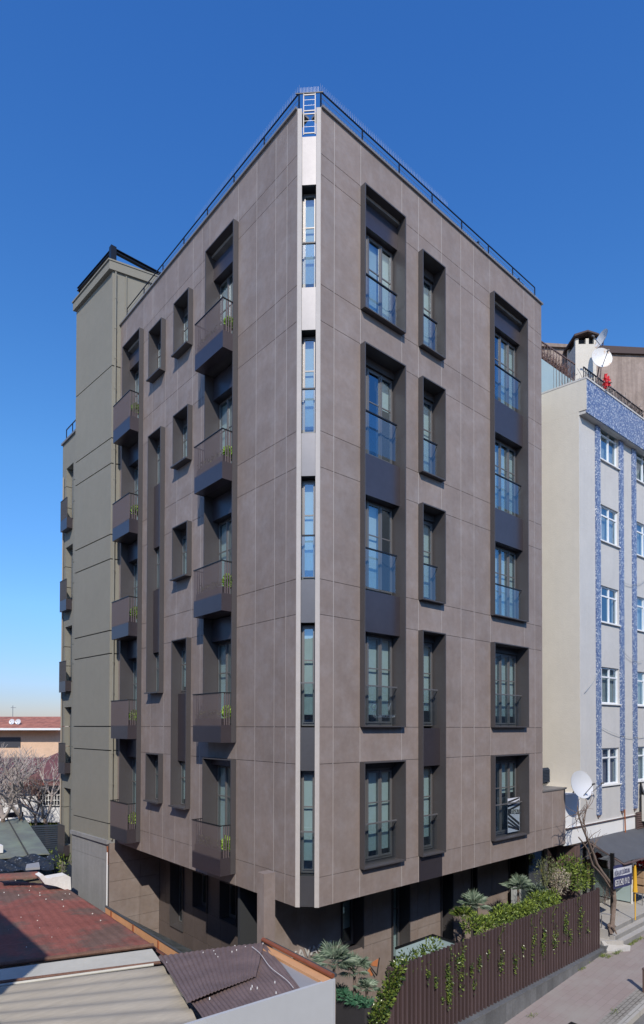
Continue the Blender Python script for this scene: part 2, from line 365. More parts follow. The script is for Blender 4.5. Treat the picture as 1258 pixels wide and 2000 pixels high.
# annex continuing the street facade to the right
clad_wall(TR, [9.53,10.12,10.96], [], 'annex_facade', zj=[-3.78,-3.17,-2.0])
mb = MB(); mb.box(9.54,10.95,.30,2.6,-3.76,-2.02); mb.box(10.93,10.96,.032,2.6,-3.78,-2.0); mb.build('annex_block', 'clad', apt)
MB().box(9.5,11.0,-.03,2.65,-1.998,-1.95).build('annex_coping', 'coping', apt)
# core, roof and soffit
mb = MB(); mb.prism([(.95,1.2,ZB+.1),(9.5,.95,ZB+.1),(9.5,9.6,ZB+.1),(.95,9.6,ZB+.1)], (0,0,ZT-ZB-.9)); mb.build('core', 'interior', apt)
mb = MB(); mb.prism([(.36,.05,0),(9.5,.05,0),(9.5,9.65,0),(.05,9.65,0),(.05,.36,0)], (0,0,.2))
mb.v = [(x,y,z+12.2) for x,y,z in mb.v]; mb.build('roof', 'concrete', apt)
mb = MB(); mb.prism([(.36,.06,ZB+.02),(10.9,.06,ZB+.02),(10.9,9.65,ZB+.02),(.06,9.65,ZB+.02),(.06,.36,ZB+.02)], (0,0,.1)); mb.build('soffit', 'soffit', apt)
MB().box(9.5,9.53,.3,9.7,ZB,ZT).build('party_wall', 'render_olive', apt)
MB().box(.3,9.5,9.68,9.71,ZB,ZT).build('party_wall', 'render_olive', apt)
# coping
mb = MB(); mb.box(CH+.01,9.58,-.045,.33,ZT,ZT+.045); mb.build('coping', 'coping', apt)
mb = MB(); mb.box(-.045,.33,CH+.01,9.75,ZT,ZT+.045); mb.build('coping', 'coping', apt)

# ---- chamfered corner strip
mb = MB()
for s0, s1 in ((-.246,-.155),(.155,.246)): mb.box(s0, s1, -.012, .03, ZB, ZT, TC)
mb.build('corner_flange', 'flange', apt)
OPC = [(z, z+2.22) for z in FL]
tops = [12.72]+[z for z in FL[:-1]]
for i,(zb,zt) in enumerate(OPC):
    up_ = 12.72 if i == 0 else FL[i-1]
    MB().box(-.153,.153,.035,.07,zt,up_-.01,TC).build('corner_panel','chamfer_metal',apt)
MB().box(-.153,.153,.035,.07,ZB,FL[4]-.01,TC).build('corner_panel','chamfer_metal',apt)
mb = MB(); 
for s0,s1 in ((-.165,-.155),(.155,.165)): mb.box(s0,s1,.03,.42,ZB,12.72,TC)
mb.build('corner_reveal','chamfer_metal',apt)
mb = MB()
for i,(zb,zt) in enumerate(OPC):
    up_ = 12.72 if i == 0 else FL[i-1]
    MB().box(-.153,.153,.075,.4,zt+.002,up_-.012,TC).build('corner_backing','interior',apt)
MB().box(-.153,.153,.075,.4,ZB,FL[4]-.012,TC).build('corner_backing','interior',apt)

def window(T, s0, s1, zb, zt, n, d=.30, rail=None, blind=1.0, bars=True, box=True, mframe='frame_metal', bm='blind', parent=None, dark=(), barz=None, thin=False):
    """window frame mesh = part; panes, blinds, rails = sub-parts"""
    P = parent or apt
    fr = MB(); W = s1-s0; pitch = W/n; fw = .055
    fr.box(s0, s1, d-.02, d+.05, zt-fw, zt, T); fr.box(s0, s1, d-.02, d+.05, zb, zb+fw, T)
    sw = .012 if thin else .045 if W > .35 else .028; fr.box(s0, s0+sw, d-.02, d+.05, zb+fw, zt-fw, T); fr.box(s1-sw, s1, d-.02, d+.05, zb+fw, zt-fw, T)
    panes = []
    for k in range(n):
        a = s0+pitch*k; b = a+pitch
        pw = .045 if W/n > .35 else .026
        a2 = a+(.047 if k == 0 else .012); b2 = b-(.047 if k == n-1 else .012)
        if W < .35: a2 = s0+.03; b2 = s1-.03
        if thin: pw = .022; a2 = a+.012; b2 = b-.012
        z0 = zb+fw+.005; z1 = zt-fw-.005
        fr.box(a2, a2+pw, d-.045, d-.021, z0, z1, T); fr.box(b2-pw, b2, d-.045, d-.021, z0, z1, T)
        fr.box(a2+pw, b2-pw, d-.045, d-.021, z1-pw, z1, T); fr.box(a2+pw, b2-pw, d-.045, d-.021, z0, z0+pw, T)
        if k: fr.box(a-.045, a+.045, d-.02, d+.05, zb+fw, zt-fw, T); fr.box(a-.02, a+.02, d-.065, d-.046, z0, z1, T)
        panes.append((a2+pw, b2-pw, z0+pw, z1-pw))
    if bars:
        bz = barz or zb+(zt-zb)*.62
        for a, b, z0, z1 in panes: fr.box(a, b, d-.042, d-.022, bz, bz+.028, T)
    w_ = fr.build('window', mframe, P); ORG[w_.name] = ORG[P.name]
    for k,(a, b, z0, z1) in enumerate(panes):
        MB().quad(T(a-.01,d-.032,z0-.01),T(b+.01,d-.032,z0-.01),T(b+.01,d-.032,z1+.01),T(a-.01,d-.032,z1+.01)).build('pane', 'win_glass', w_)
        if blind > 0 and k not in dark:
            MB().box(a-.03, b+.03, d+.052, d+.056, z0+(1-blind)*(z1-z0), z1+.02, T).build('blind', bm, w_)
    if rail:
        rz = zb+.90; dd = .02
        rb = MB(); rb.box(s0+.01, s1-.13 if W > .5 else s1-.01, dd-.02, dd+.02, rz, rz+.03, T); rb.build('handrail', 'rail_dark' if rail == 'top' else 'frame_metal', w_)
        gs1 = s1-.14 if W > .5 else s1-.01
        gm = MB(); gm.quad(T(s0+.01,dd,zb+.03),T(gs1,dd,zb+.03),T(gs1,dd,rz),T(s0+.01,dd,rz)); gm.build('glass_railing', 'rail_glass', w_)
        if W > .5:
            br = MB(); br.path([T(gs1,dd,rz-.02),T(gs1+.05,dd+.13,rz-.15),T(s1-.02,dd+.25,rz-.20)], .012); br.path([T(s0+.05,dd,rz-.02),T(s0+.04,dd+.13,rz-.15),T(s0+.02,dd+.25,rz-.20)], .012); br.build('bracket', 'rail_dark', w_)
    return w_
def surround(T, s0, s1, z0, z1, p=.14, d=.36, th=.028):
    mb = MB()
    mb.box(s0, s0+th, -p, d, z0, z1, T); mb.box(s1-th, s1, -p, d, z0, z1, T)
    mb.box(s0+th, s1-th, -p, d, z1-th, z1, T); mb.box(s0+th, s1-th, -p, d, z0, z0+th, T)
    o = mb.build('window_surround', 'box_metal', apt); return o
# street side
blR = {'A': [(1,.9,()),(1,.35,(1,)),(1,1,(2,)),(1,.92,()),(1,.95,())], 'B': [(1,1,()),(1,1,()),(1,.95,()),(1,.85,()),(1,.9,())], 'C': [(1,1,(1,)),(1,1,()),(1,1,()),(1,.9,()),(1,.45,(1,))]}
for key,n in (('A',3),('B',2),('C',4)):
    s0, s1, runs = RB[key]
    for z0, z1 in runs:
        surround(TR, s0, s1, z0, z1)
        prev = None
        for i, f in enumerate(FL):
            zb = f+.03; zt = f+2.18
            if z0-.1 <= f <= z1:
                bl = blR[key][i]
                window(TR, s0+.03, s1-.03, zb, zt, n, rail='top' if i < 3 else 'low', blind=bl[1], dark=bl[2], bm='blind')
                # spandrel above
                topz = min(z1-.03, f+3.145-.02)
                if topz-zt > .35:
                    if abs(topz-(z1-.03)) < .01: a_, b_ = zt, topz-.12; dd = .12
                    else: a_, b_ = zt, topz; dd = .035
                    MB().box(s0+.03, s1-.03, dd, .34, a_, b_, TR).build('spandrel_panel', 'panel_metal', apt)
                    if dd > .1: MB().box(s0+.03, s1-.03, .2, .34, b_+.002, topz, TR).build('spandrel_panel', 'box_metal', apt)
                elif topz-zt > .03: MB().box(s0+.03, s1-.03, .22, .34, zt, topz, TR).build('window_head', 'box_metal', apt)
MB().box(3.60,4.50,-.012,-.002,ZB+.005,-3.19).build('spandrel_panel','panel_metal',apt)
# corner windows
for i, f in enumerate(FL):
    window(TC, -.15, .15, f+.02, f+2.20, 1, d=.26, rail='top' if i < 3 else 'low', blind=.92, bm='blind', barz=f+1.42)
# side (left) facade: wide and narrow balcony columns
for key, n in (('P',3),('U',3)):
    s0, s1, runs = LB[key]
    for z0, z1 in runs:
        surround(TL, s0, s1, z0, z1, d=.40)
        for i, f in enumerate(FL):
            if z0 <= f <= z1:
                zt = f+2.18
                window(TL, s0+.03, s1-.03, f+.03, zt, n, d=.33, blind=.95, dark=(0,), bm='blind', thin=True)
                topz = min(z1-.03, f+3.145-.40)
                a_, b_ = zt, topz-(.12 if i == 0 else 0)
                if b_-a_ > .05: MB().box(s0+.03, s1-.03, .10, .40, a_, b_, TL).build('spandrel_panel', 'panel_metal', apt)
                lo = f-.36
                MB().box(s0+.03, s1-.03, -.13, .38, max(lo, z0+.03), f+.028, TL).build('balcony_slab', 'box_metal', apt)
for key in ('Q','S'):
    s0, s1, runs = LB[key]
    for z0, z1 in runs:
        surround(TL, s0, s1, z0, z1, d=.28)
        MB().box(s0-.01, s1+.01, -.20, -.141, z0-.005, z0+.035, TL).build('window_sill', 'box_metal', apt)
        last = None
        for i, f in enumerate(FL):
            zb = f+.93; zt = f+2.2
            if z0-.1 <= zb-.05 and zt <= z1+.1:
                window(TL, s0+.03, s1-.03, zb, zt, 2, d=.20, blind=.9, bm='blind', thin=True)
                t2 = min(z1-.03, f+3.145+.92)
                if t2-zt > .4: MB().box(s0+.03, s1-.03, .06, .34, zt, t2, TL).build('spandrel_panel', 'panel_metal', apt)
                elif t2-zt > .02: MB().box(s0+.03, s1-.03, .17, .27, zt, t2, TL).build('window_head', 'box_metal', apt)
# balconies
def leaf_blob(mb, c, r, n, L, W, up=.3, rg=rnd):
    for _ in range(n):
        while True:
            p = Vector((rg.uniform(-1,1), rg.uniform(-1,1), rg.uniform(-1,1)))
            if p.length <= 1: break
        q = Vector((p.x*r[0], p.y*r[1], p.z*r[2])) + Vector(c)
        d = (p+Vector((rg.uniform(-.7,.7), rg.uniform(-.7,.7), rg.uniform(-.4,.8)+up)))
        mb.leaf(q, d, (rg.uniform(-1,1), rg.uniform(-1,1), rg.uniform(-1,1)), L*rg.uniform(.6,1.3), W*rg.uniform(.7,1.2))
    return mb
ORD = ['top', 'second from top', 'middle', 'fourth from top', 'lowest']
for key, q in (('P', .42), ('U', .42)):
    s0, s1, runs = LB[key]
    for i, f in enumerate(FL):
        zb = f-.38; sk = f+.04; zr = f+.80
        b = MB()
        th = .012
        b.box(s0+.01, s1-.01, -q, -q+th, zb, sk, TL); b.box(s0+.01, s0+.022, -q+th, -.14, zb, sk, TL); b.box(s1-.022, s1-.01, -q+th, -.14, zb, sk, TL)
        b.box(s0+.023, s1-.023, -q+th+.001, -.142, zb+.005, zb+.03, TL)
        bal = b.build('balcony', 'panel_metal', apt)
        r = MB(); r.box(s0, s1, -q-.012, -q+.02, zr, zr+.02, TL); r.box(s0, s0+.03, -q+.02, -.145, zr, zr+.02, TL); r.box(s1-.03, s1, -q+.02, -.145, zr, zr+.02, TL)
        r.build('handrail', 'rail_dark', bal)
        br = MB(); nb = 26
        for k in range(nb+1):
            s = s0+.015+(s1-s0-.045)*k/nb; br.box(s, s+(.013 if key == 'P' else .018), -q-.004, -q+(.010 if key == 'P' else .022), sk-.03, zr, TL)
        for k in range(1, 4):
            dd = -q+.02+(q-.16)*k/4; br.box(s0+.012, s0+.022, dd, dd+.03, sk-.03, zr, TL); br.box(s1-.022, s1-.012, dd, dd+.03, sk-.03, zr, TL)
        br.build('baluster_bars', 'bar_brown', bal)
        pb = MB(); pb.box(s0+.05, s1-.05, -q+.04, -.17, sk-.2, sk+.16, TL)
        planter = pb.build('balcony_planter', 'panel_metal')
        tag(planter, 'dark planter on the %s balcony of the %s balcony column' % (ORD[i], 'wide' if key == 'P' else 'narrow'), 'planter', 'planter boxes on the side balconies')
        lm = MB(); c = TL(s0+.125, -.17, sk+.30+rnd.uniform(-.03,.03)); leaf_blob(lm, c, (.11,.085,.13+rnd.uniform(0,.05)), 900, .06, .055, .4)
        tag(lm.build('balcony_plant', 'leaf_lime', recalc=False), 'lime green plant on the %s balcony of the %s balcony column' % (ORD[i], 'wide' if key == 'P' else 'narrow'), 'plant', 'lime green balcony plants')
        lm = MB()
        for k in range(7): leaf_blob(lm, TL(s0+.38+(s1-s0-.5)*k/6, -q+.14, sk+.24+rnd.uniform(-.02,.05)), (.08,.10,.10), 36, .06, .03, .4)
        tag(lm.build('trailing_plants', 'leaf_olive', recalc=False), 'row of olive plants along the %s balcony of the %s balcony column' % (ORD[i], 'wide' if key == 'P' else 'narrow'), 'plants', 'olive plants along the side balconies')

# roof railing
def railing(T, s0, s1, n, name='roof_railing', inset=.12):
    mb = MB(); h = .46; z = ZT+.045
    mb.box(s0, s1, inset-.012, inset+.012, z+h, z+h+.022, T)
    for k in range(n+1):
        s = s0+(s1-s0)*k/n; mb.box(s-.014, s+.014, inset-.012, inset+.012, z, z+h, T)
    o = mb.build(name, 'rail_dark', apt)
    c = MB()
    for k in (1,2,3): c.box(s0, s1, inset-.004, inset+.004, z+h*k/4, z+h*k/4+.008, T)
    c.build('railing_cable', 'steel', o)
    sp = MB(); s = s0
    while s < s0+(s1-s0)*.5:
        for dx in (-.03,.03): a = T(s, inset, z+h+.03); b_ = T(s+dx, inset+dx*.6, z+h+.16); sp.tube(a, b_, .002, .001, 3, False)
        s += .06
    sp.build('bird_spikes', 'spike', o)
    sp = MB(); s = s0
    while s < s1:
        for dx in (-.02,.02): sp.tube(T(s, .01, ZT+.045), T(s+dx, -.01+dx, ZT+.14), .002, .001, 3, False)
        s += .09
    sp.build('bird_spikes', 'spike', o)
railing(TR, CH+.10, 9.35, 7); railing(TL, CH+.10, 9.5, 7)
mb = MB(); z = 12.76
for s in (-.125,.125): mb.box(s-.009, s+.009, .033, .05, z, 13.66, TC)
for zz in (12.78, 13.20, 13.27, 13.62): mb.box(-.13, .13, .033, .049, zz, zz+.022, TC)
cg = mb.build('corner_railing', 'frame_metal', apt)
mb = MB()
for zz in (12.93,13.06,13.40,13.52): mb.box(-.12,.12,.038,.042,zz,zz+.004,TC)
mb.build('railing_cable', 'steel', cg)
mb = MB(); s = -.2
while s < .2: mb.tube(TC(s,.04,13.67), TC(s+.005,.03,13.79), .0022, .0015, 3, False); s += .03
mb.build('bird_spikes', 'spike', cg)
mb = MB(); mb.box(-.30,.30,.03,.05,13.66,13.68,TC); mb.build('top_rail','rail_dark',cg)
# dark gable of a roof hood seen through the corner gap
mb = MB(); mb.prism([TC(-.3,.9,12.4),TC(.3,.9,12.4),TC(.3,.9,13.0),TC(-.3,.9,13.78)], (_cn*.3)); mb.build('roof_hood', 'concrete', apt)
for (s_, nm) in ((6.6,'x'),(8.75,'y')):
    c_ = MB(); c_.box(s_-.12, s_+.12, .2, .5, ZT+.05, ZT+.42); c_.box(s_-.03,s_+.03,.3,.36,ZT+.42,ZT+.62); c_.build('roof_vent', 'rail_dark', apt)

# ---- ground floor, recessed
RY = 1.6; RX = 1.5
Zg = -7.6
def gf_wall(T, off, breaks, openings, zj, mm_='clad'):
    pan = MB(); back = MB(); jt = MB(); g = .006
    zs = zj
    for a, b in zip(breaks[:-1], breaks[1:]):
        for c, d in zip(zs[:-1], zs[1:]):
            if any(a >= o[0]-.02 and b <= o[1]+.02 and c >= o[2]-.02 and d <= o[3]+.02 for o in openings): continue
            pan.box(a+g, b-g, off, off+.03, c+g, d-g, T); back.box(a, b, off+.028, off+.25, c, d, T); jt.box(a-.007,a+.007,off+.01,off+.026,c,d,T)
    pan.build('ground_floor_wall', mm_, apt); back.build('wall_backing', 'clad_dark', apt); jt.build('lit_edge_strip','joint',apt)
def uR(px): return pl(1, RY, px, 1800).x
ops = [(uR(666),uR(709),-5.75,ZB),(uR(764.7),uR(799),Zg,ZB),(uR(860.5),uR(883.5),Zg,ZB),(uR(920),uR(931),Zg,ZB),(uR(993),uR(1027),Zg,ZB)]
brk = sorted([.3, uR(586), uR(625), uR(666), uR(709), uR(727), uR(764.7), uR(799), uR(816), uR(838), uR(860.5), uR(883.5), uR(905), uR(920), uR(931), uR(961), uR(993), uR(1027), uR(1045)])
gf_wall(TR, RY, brk, ops, [Zg,-5.75,ZB])
for k,(a,b,z0,z1) in enumerate(ops):
    mb = MB(); mb.box(a,a+.03,RY-.05,RY+.42,z0,z1); mb.box(b-.03,b,RY-.05,RY+.42,z0,z1); mb.build('window_surround','box_metal',apt)
    if k != 4: window(TR, a+.03, b-.03, max(z0,-7.25), z1-.05, 2 if b-a > .9 else 1, d=RY+.35, blind=0 if k in (3,4) else .8, bm='blind', mframe='rail_dark' if k > 2 else 'frame_metal')
MB().box(uR(1045),uR(1045)+.02,RY,2.6,Zg,ZB).build('ground_floor_wall','clad',apt)
x1 = uR(1072); x2 = uR(1083)
MB().box(uR(1045)+.02,x1,RY+.3,RY+.32,Zg,ZB).build('entrance_glazing','shop_glass',apt)
MB().box(x1,x1+.28,RY-.3,RY+.3,Zg,ZB).build('entrance_column','concrete',apt)
MB().box(x1-.14,x1-.12,RY-.1,RY+.3,Zg,ZB).build('entrance_mullion','frame_metal',apt)
mb = MB(); mb.box(.3,13.2,2.9,3.0,Zg,ZB); mb.box(2.3,2.35,1.8,9.5,Zg,ZB); mb.build('ground_floor_interior','interior',apt)
# left side recessed wall (X = RX) and return wall at the tower
def vL(px, py=1750): return pl(0, RX, px, py).y
def zL(px, py): return pl(0, RX, px, py).z
YR = vL(311.5)
lv = [RY+.02, vL(503), vL(484), vL(464), vL(431), vL(406), vL(378), vL(359), vL(334), vL(323), YR]
lops = [(vL(359),vL(334),zL(334,1807),-4.5),(vL(406),vL(378),zL(406,1784),-4.5),(vL(464),vL(431),zL(464,1810),-4.5)]
zz_ = sorted([Zg,-4.5,ZB]+[o[2] for o in lops])
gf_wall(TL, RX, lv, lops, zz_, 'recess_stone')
for (a,b,z0,z1) in lops:
    mb = MB(); th=.025
    mb.box(a,a+th,RX-.05,RX+.36,z0,z1,TL); mb.box(b-th,b,RX-.05,RX+.36,z0,z1,TL); mb.box(a+th,b-th,RX-.05,RX+.36,z0,z0+th,TL); mb.box(a+th,b-th,RX-.05,RX+.36,z1-th,z1,TL); mb.build('window_surround','box_metal',apt)
    window(TL, a+.03, b-.03, z0+.03, z1-.03, 1, d=RX+.3, blind=0, bars=False)
TA = Vector((-.26, 9.79, 0)); ta = Vector((-.077,.997,0)).normalized(); tb = Vector((.974,-.225,0)).normalized()
mb = MB(); bk = MB(); XL = pl(1,YR,213,1750).x
for a,b in ((XL,XL+(RX-XL)*.60),(XL+(RX-XL)*.60,RX)):
    for c,d in ((Zg,-6.9),(-6.9,-6.3),(-6.3,-5.7),(-5.7,-5.05),(-5.05,-4.45),(-4.45,ZB)):
        mb.box(a+.005,b-.005,YR,YR+.03,c+.005,d-.005)
mb.build('return_wall','clad',apt); bk.box(XL,RX,YR+.03,YR+.25,Zg,ZB); bk.build('wall_backing','clad_dark',apt)
MB().prism([(.05,9.6,ZB+.02),(RX+.3,9.6,ZB+.02),(RX+.3,YR+.2,ZB+.02),(.05,YR+.2,ZB+.02)],(0,0,.1)).build('soffit','soffit',apt)
# name letters and emblem on the recessed wall
def TW(x0,z0): return lambda s,d,z: Vector((x0+s, RY-.035+d, z0+z))
q0 = pl(1,RY,571,1874); q1 = pl(1,RY,638,1853)
text_mesh('name_letters', 'KAVACIK', .30, TW(pl(1,RY,566,1874).x, pl(1,RY,580,1873).z), 'letter_steel', apt, depth=.02, sx=1.05)
lz = pl(1,RY,730,1890); lg = MB()
x0 = lz.x; z0_ = lz.z
lg.path([Vector((x0-.16,RY-.02,z0_+.02)),Vector((x0+.02,RY-.02,z0_-.24))],.014,n=4); lg.path([Vector((x0-.26,RY-.02,z0_+.10)),Vector((x0-.20,RY-.02,z0_+.14)),Vector((x0+.10,RY-.02,z0_-.22)),Vector((x0+.20,RY-.02,z0_+.22))],.014,n=4)
lg.path([Vector((x0-.26,RY-.02,z0_+.10)),Vector((x0-.30,RY-.02,z0_-.06))],.01,n=4)
lg.build('wall_emblem','ink',apt)
lg = MB(); lg.prism([(x0-.18,RY-.012,z0_+.14),(x0+.17,RY-.012,z0_+.20),(x0+.12,RY-.012,z0_-.0),(x0-.04,RY-.012,z0_+.06)],(0,.008,0)); lg.prism([(x0-.24,RY-.012,z0_-.02),(x0-.14,RY-.012,z0_+.04),(x0-.03,RY-.012,z0_-.16),(x0-.10,RY-.012,z0_-.2)],(0,.008,0)); lg.build('emblem_patch','orange_logo',apt)

# ================================================================== STAIR TOWER
tw = thing('stair_tower', (.6, 11.2, -7.3), 'tall windowless grey olive rendered stair tower joined to the left end of the brown block', 'tower')
def TT(s, d, z): v = TA+ta*s+Vector((ta.y,-ta.x,0))*d; return Vector((v.x,v.y,z))    # s along face, d inward
pA = TA; pB = TA+ta*2.78; pC = TA+tb*5.2; pD = pC+ta*2.78
def tprism(z0, z1, o=0):
    c = (pA+pB+pC+pD)/4; return [Vector((p.x,p.y,z0))+(Vector((p.x-c.x,p.y-c.y,0)).normalized()*o) for p in (pA,pC,pD,pB)], (0,0,z1-z0)
TJ = [-3.76,-3.17,-.785,0,2.39,3.145,5.5,6.31,8.66,9.5,11.9,15.06]
mb = MB()
for a,b in zip(TJ[:-1],TJ[1:]): mb.prism(*tprism(a+.018,b-.018))
YR = pl(0, RX, 311.5, 1750).y
mb.build('wall','render_olive',tw)
mb = MB(); mb.prism(*tprism(-3.83,15.0,-.045)); mb.build('groove_core','groove',tw)
mb = MB(); mb.prism(*tprism(15.05,15.33,.13)); mb.prism(*tprism(15.33,15.38,.17)); mb.build('coping','render_olive',tw)
mb = MB(); mb.prism(*tprism(-3.83,-3.70,.07)); mb.build('ledge','concrete',tw)
mb = MB(); bp = [pA, Vector((.12,YR+.06,0)), Vector((.12,pB.y,0)), pB]
for z0,z1 in ((-4.38,-3.84),(-7.6,-4.40)): mb.prism([Vector((p.x,p.y,z0)) for p in bp],(0,0,z1-z0))
mb.prism([Vector((p.x+.01,p.y+.01,-4.41)) for p in bp],(0,0,.05)); mb.build('base_wall','concrete',tw)
mb = MB(); mb.path([TT(.02,-.02,-4.1),TT(.02,-.02,-7.2)],.022); mb.build('white_pipe','pvc',tw)
mb = MB(); mb.prism([TT(-.01,-.012,-3.9),TT(.10,-.012,-3.9),TT(.06,-.012,-4.15),TT(.03,-.012,-4.45),TT(-.01,-.012,-4.5)],(.008,0,0)); mb.build('rust_stain','rust',tw)
dp = MB(); q = TA+tb*.13+Vector((-.05,-.06,0)); dp.path([(q.x,q.y,15.0),(q.x,q.y,-3.7)],.028,n=8); 
for zz in range(-3,15,1): dp.tube((q.x,q.y,zz+.1),(q.x,q.y,zz+.16),.036,n=8)
dp.build('drain_pipe','render_olive',tw)
# steel beams on stub posts over the coping
def beam(mb, a, b, w_=.05, h=.12):
    a = Vector(a); b = Vector(b); d = (b-a).normalized(); n = Vector((-d.y,d.x,0)).normalized()*w_
    for z0, z1, k in ((0,.02,1.0),(.02,h-.02,.2),(h-.02,h,1.0)):
        mb.add([a-n*k+Vector((0,0,z0)),a+n*k+Vector((0,0,z0)),b+n*k+Vector((0,0,z0)),b-n*k+Vector((0,0,z0)),a-n*k+Vector((0,0,z1)),a+n*k+Vector((0,0,z1)),b+n*k+Vector((0,0,z1)),b-n*k+Vector((0,0,z1))],
               [(0,3,2,1),(4,5,6,7),(0,1,5,4),(1,2,6,5),(2,3,7,6),(3,0,4,7)])
mb = MB(); zb_ = 15.72
a0 = TA+Vector((.02,.05,0))
beam(mb,(a0.x,a0.y,zb_),(pB.x+.02,pB.y-.1,zb_)); e1 = a0+Vector((3.2,.0,0)); beam(mb,(a0.x,a0.y,zb_),(e1.x,e1.y,zb_),.06,.13)
mb.box(a0.x-.09,a0.x+.09,a0.y-.09,a0.y+.09,15.39,zb_+.16)
for k in (.3,.62,.95): p = a0*(1-k)+pB*k; mb.tube((p.x+.05,p.y,15.38),(p.x+.05,p.y,zb_),.03)
for k in (.35,.8): p = a0*(1-k)+e1*k; mb.tube((p.x,p.y,15.38),(p.x,p.y,zb_),.03)
mb.tube((e1.x-.9,e1.y,15.4),(e1.x-.1,e1.y,zb_),.025); mb.build('roof_beam','rail_dark',tw)
mb = MB()
for k in (.15,.4): p = TA+tb*(k*3)+Vector((-.02,-.03,0)); mb.tube((p.x,p.y,13.2),(p.x,p.y,15.0),.02)
mb.build('wall_trim','render_olive',tw)

# ================================================================== BACK WING
wg = thing('rear_wing', (1.2, 14.2, -7.3), 'lower olive rendered rear wing with narrow balconies, behind the stair tower at far left', 'building')
bw0 = .0
mb = MB(); bz = [-7.6,-3.17,-.785,0,2.39,3.145,5.5,6.31,8.66,9.5,11.28]
hb = (14.15, 14.95)
winz = [(f+0.0, f+2.2) for f in (8.0,4.85,1.70,-1.45,-4.6)]
zs = sorted(set([-7.6,11.28]+[z for wz in winz for z in wz]))
for a,b in ((11.5,14.15),(14.95,15.4)):
    for c,d in zip(bz[:-1],bz[1:]): mb.box(bw0,bw0+.3,a,b,c+.012,d-.012)
for c,d in zip(zs[:-1],zs[1:]):
    if any(abs(c-wz[0]) < .01 for wz in winz): continue
    mb.box(bw0+.001,bw0+.3,14.15,14.95,c+.001,d-.001)
mb.build('wall','render_olive',wg)
mb = MB(); mb.box(bw0+.31,4,11.5,15.38,-7.6,11.0); mb.build('core','groove',wg)
MB().box(bw0-.06,4,11.5,15.46,11.285,11.36).build('coping','coping',wg)
for c,d in winz:
    w_ = window(TL,14.17,14.93,c+.02,d-.02,1,d=.24,blind=0,parent=wg,bars=False)
    b = MB(); b.box(14.2,14.93,-.22,-.205,c-.38,c+.05,TL); b.box(14.2,14.215,-.204,0,c-.38,c+.05,TL); b.box(14.2,14.93,-.2,-.002,c-.375,c-.35,TL)
    bl = b.build('balcony','panel_metal',wg)
    b = MB()
    for k in range(15): s = 14.205+k*.05; b.box(s,s+.018,-.222,-.19,c+.03,c+.80,TL)
    b.box(14.2,14.93,-.23,-.19,c+.80,c+.82,TL); b.build('baluster_bars','box_metal',bl)
r = MB(); r.box(bw0+.05,bw0+.08,11.5,15.2,11.85,11.88)
for k in range(6): r.box(bw0+.05,bw0+.08,15.17-k*.7,15.2-k*.7,11.36,11.85)
r.build('roof_railing','rail_dark',wg)
mb = MB(); mb.path([(bw0-.05,15.15,9.9),(bw0-.05,15.15,-7.2)],.028,n=8); mb.build('drain_pipe','pipe_tan',wg)

# ================================================================== PILLAR beside the side facade
pq = (-.62,.65)
mb = MB(); mb.box(-.62,-.33,.62,.86,-7.3,-3.06)
tag(mb.build('stone_pillar','clad'),'slender square brown stone pillar standing just below the facade corner','pillar')

# ================================================================== STREET FENCE with base wall
FY = -.81; FX0, FX1 = 1.70, 11.47
fn = thing('slat_fence', (6.5,FY,-7.6), 'long dark brown vertical slat fence on a slate base along the pavement','fence')
mb = MB(); x = FX0
while x < FX1:
    mb.box(x, x+.058, FY-.045, FY+.012, -7.06-.0, -5.16+rnd.uniform(-.004,.004)); x += .150
mb.build('slat_panel','slat_brown',fn)
MB().box(FX0,FX1,FY+.02,FY+.035,-7.05,-5.25).build('backing_sheet','slat_back',fn)
mb = MB(); mb.box(FX0,FX1,FY+.036,FY+.09,-5.30,-5.24); mb.box(FX0,FX1,FY+.036,FY+.09,-6.95,-6.88); mb.box(FX0-.06,FX0-.002,FY-.03,FY+.06,-7.1,-5.14); mb.box(FX1,FX1+.06,FY-.03,FY+.06,-7.1,-5.14); mb.build('rail','slat_brown',fn)
mb = MB(); x = 0.2
while x < FX1+.2: mb.box(x+.003, x+.297, FY-.16, FY-.10, -8.3, -7.10); x += .30
mb.build('slate_cladding','slate',fn)
mb = MB(); mb.box(.2,FX1+.25,FY-.175,FY+.10,-7.098,-7.065); mb.box(.2,FX1+.2,FY-.098,FY+.09,-8.3,-7.10); mb.build('base_coping','slate',fn)

# ================================================================== GROUND
def px_ground(x): return -7.615+.073*(x-5.65)
mb = MB(); mb.quad((-400,-300,-8.9),(500,-300,-8.9),(500,900,-8.9),(-400,900,-8.9)); struct('ground',mb,'earth')
def slope_slab(x0,x1,y0,y1,off,th,k=None):
    z0 = px_ground(x0)+off; z1 = px_ground(x1)+off
    return [(x0,y0,z0),(x1,y0,z1),(x1,y1,z1),(x0,y1,z0)], (0,0,-th)
mb = MB(); mb.prism(*slope_slab(-3,30,-2.62,-.90,0,.5)); struct('pavement',mb,'pavement')
mb = MB(); mb.prism(*slope_slab(-3,30,-2.99,-2.62,-.003,.5)); struct('pavement_edge',mb,'cobble')
mb = MB(); mb.prism(*slope_slab(-3,30,-3.16,-2.992,.004,.5)); struct('kerb',mb,'kerb')
mb = MB(); mb.prism(*slope_slab(-8,45,-11.3,-3.162,-.14,.5)); struct('road',mb,'asphalt')
mb = MB(); mb.box(-.4,13.5,FY+.10,3,-8.5,-7.35); struct('garden_bed',mb,'earth')
mb = MB(); mb.quad((-40,9.8,-7.2),(0,9.8,-7.2),(0,80,-6.2),(-40,80,-6.2)); mb.quad((-40,80,-6.2),(60,80,-6.2),(60,30,-6.6),(0,30,-6.6)); struct('yard',mb,'earth')

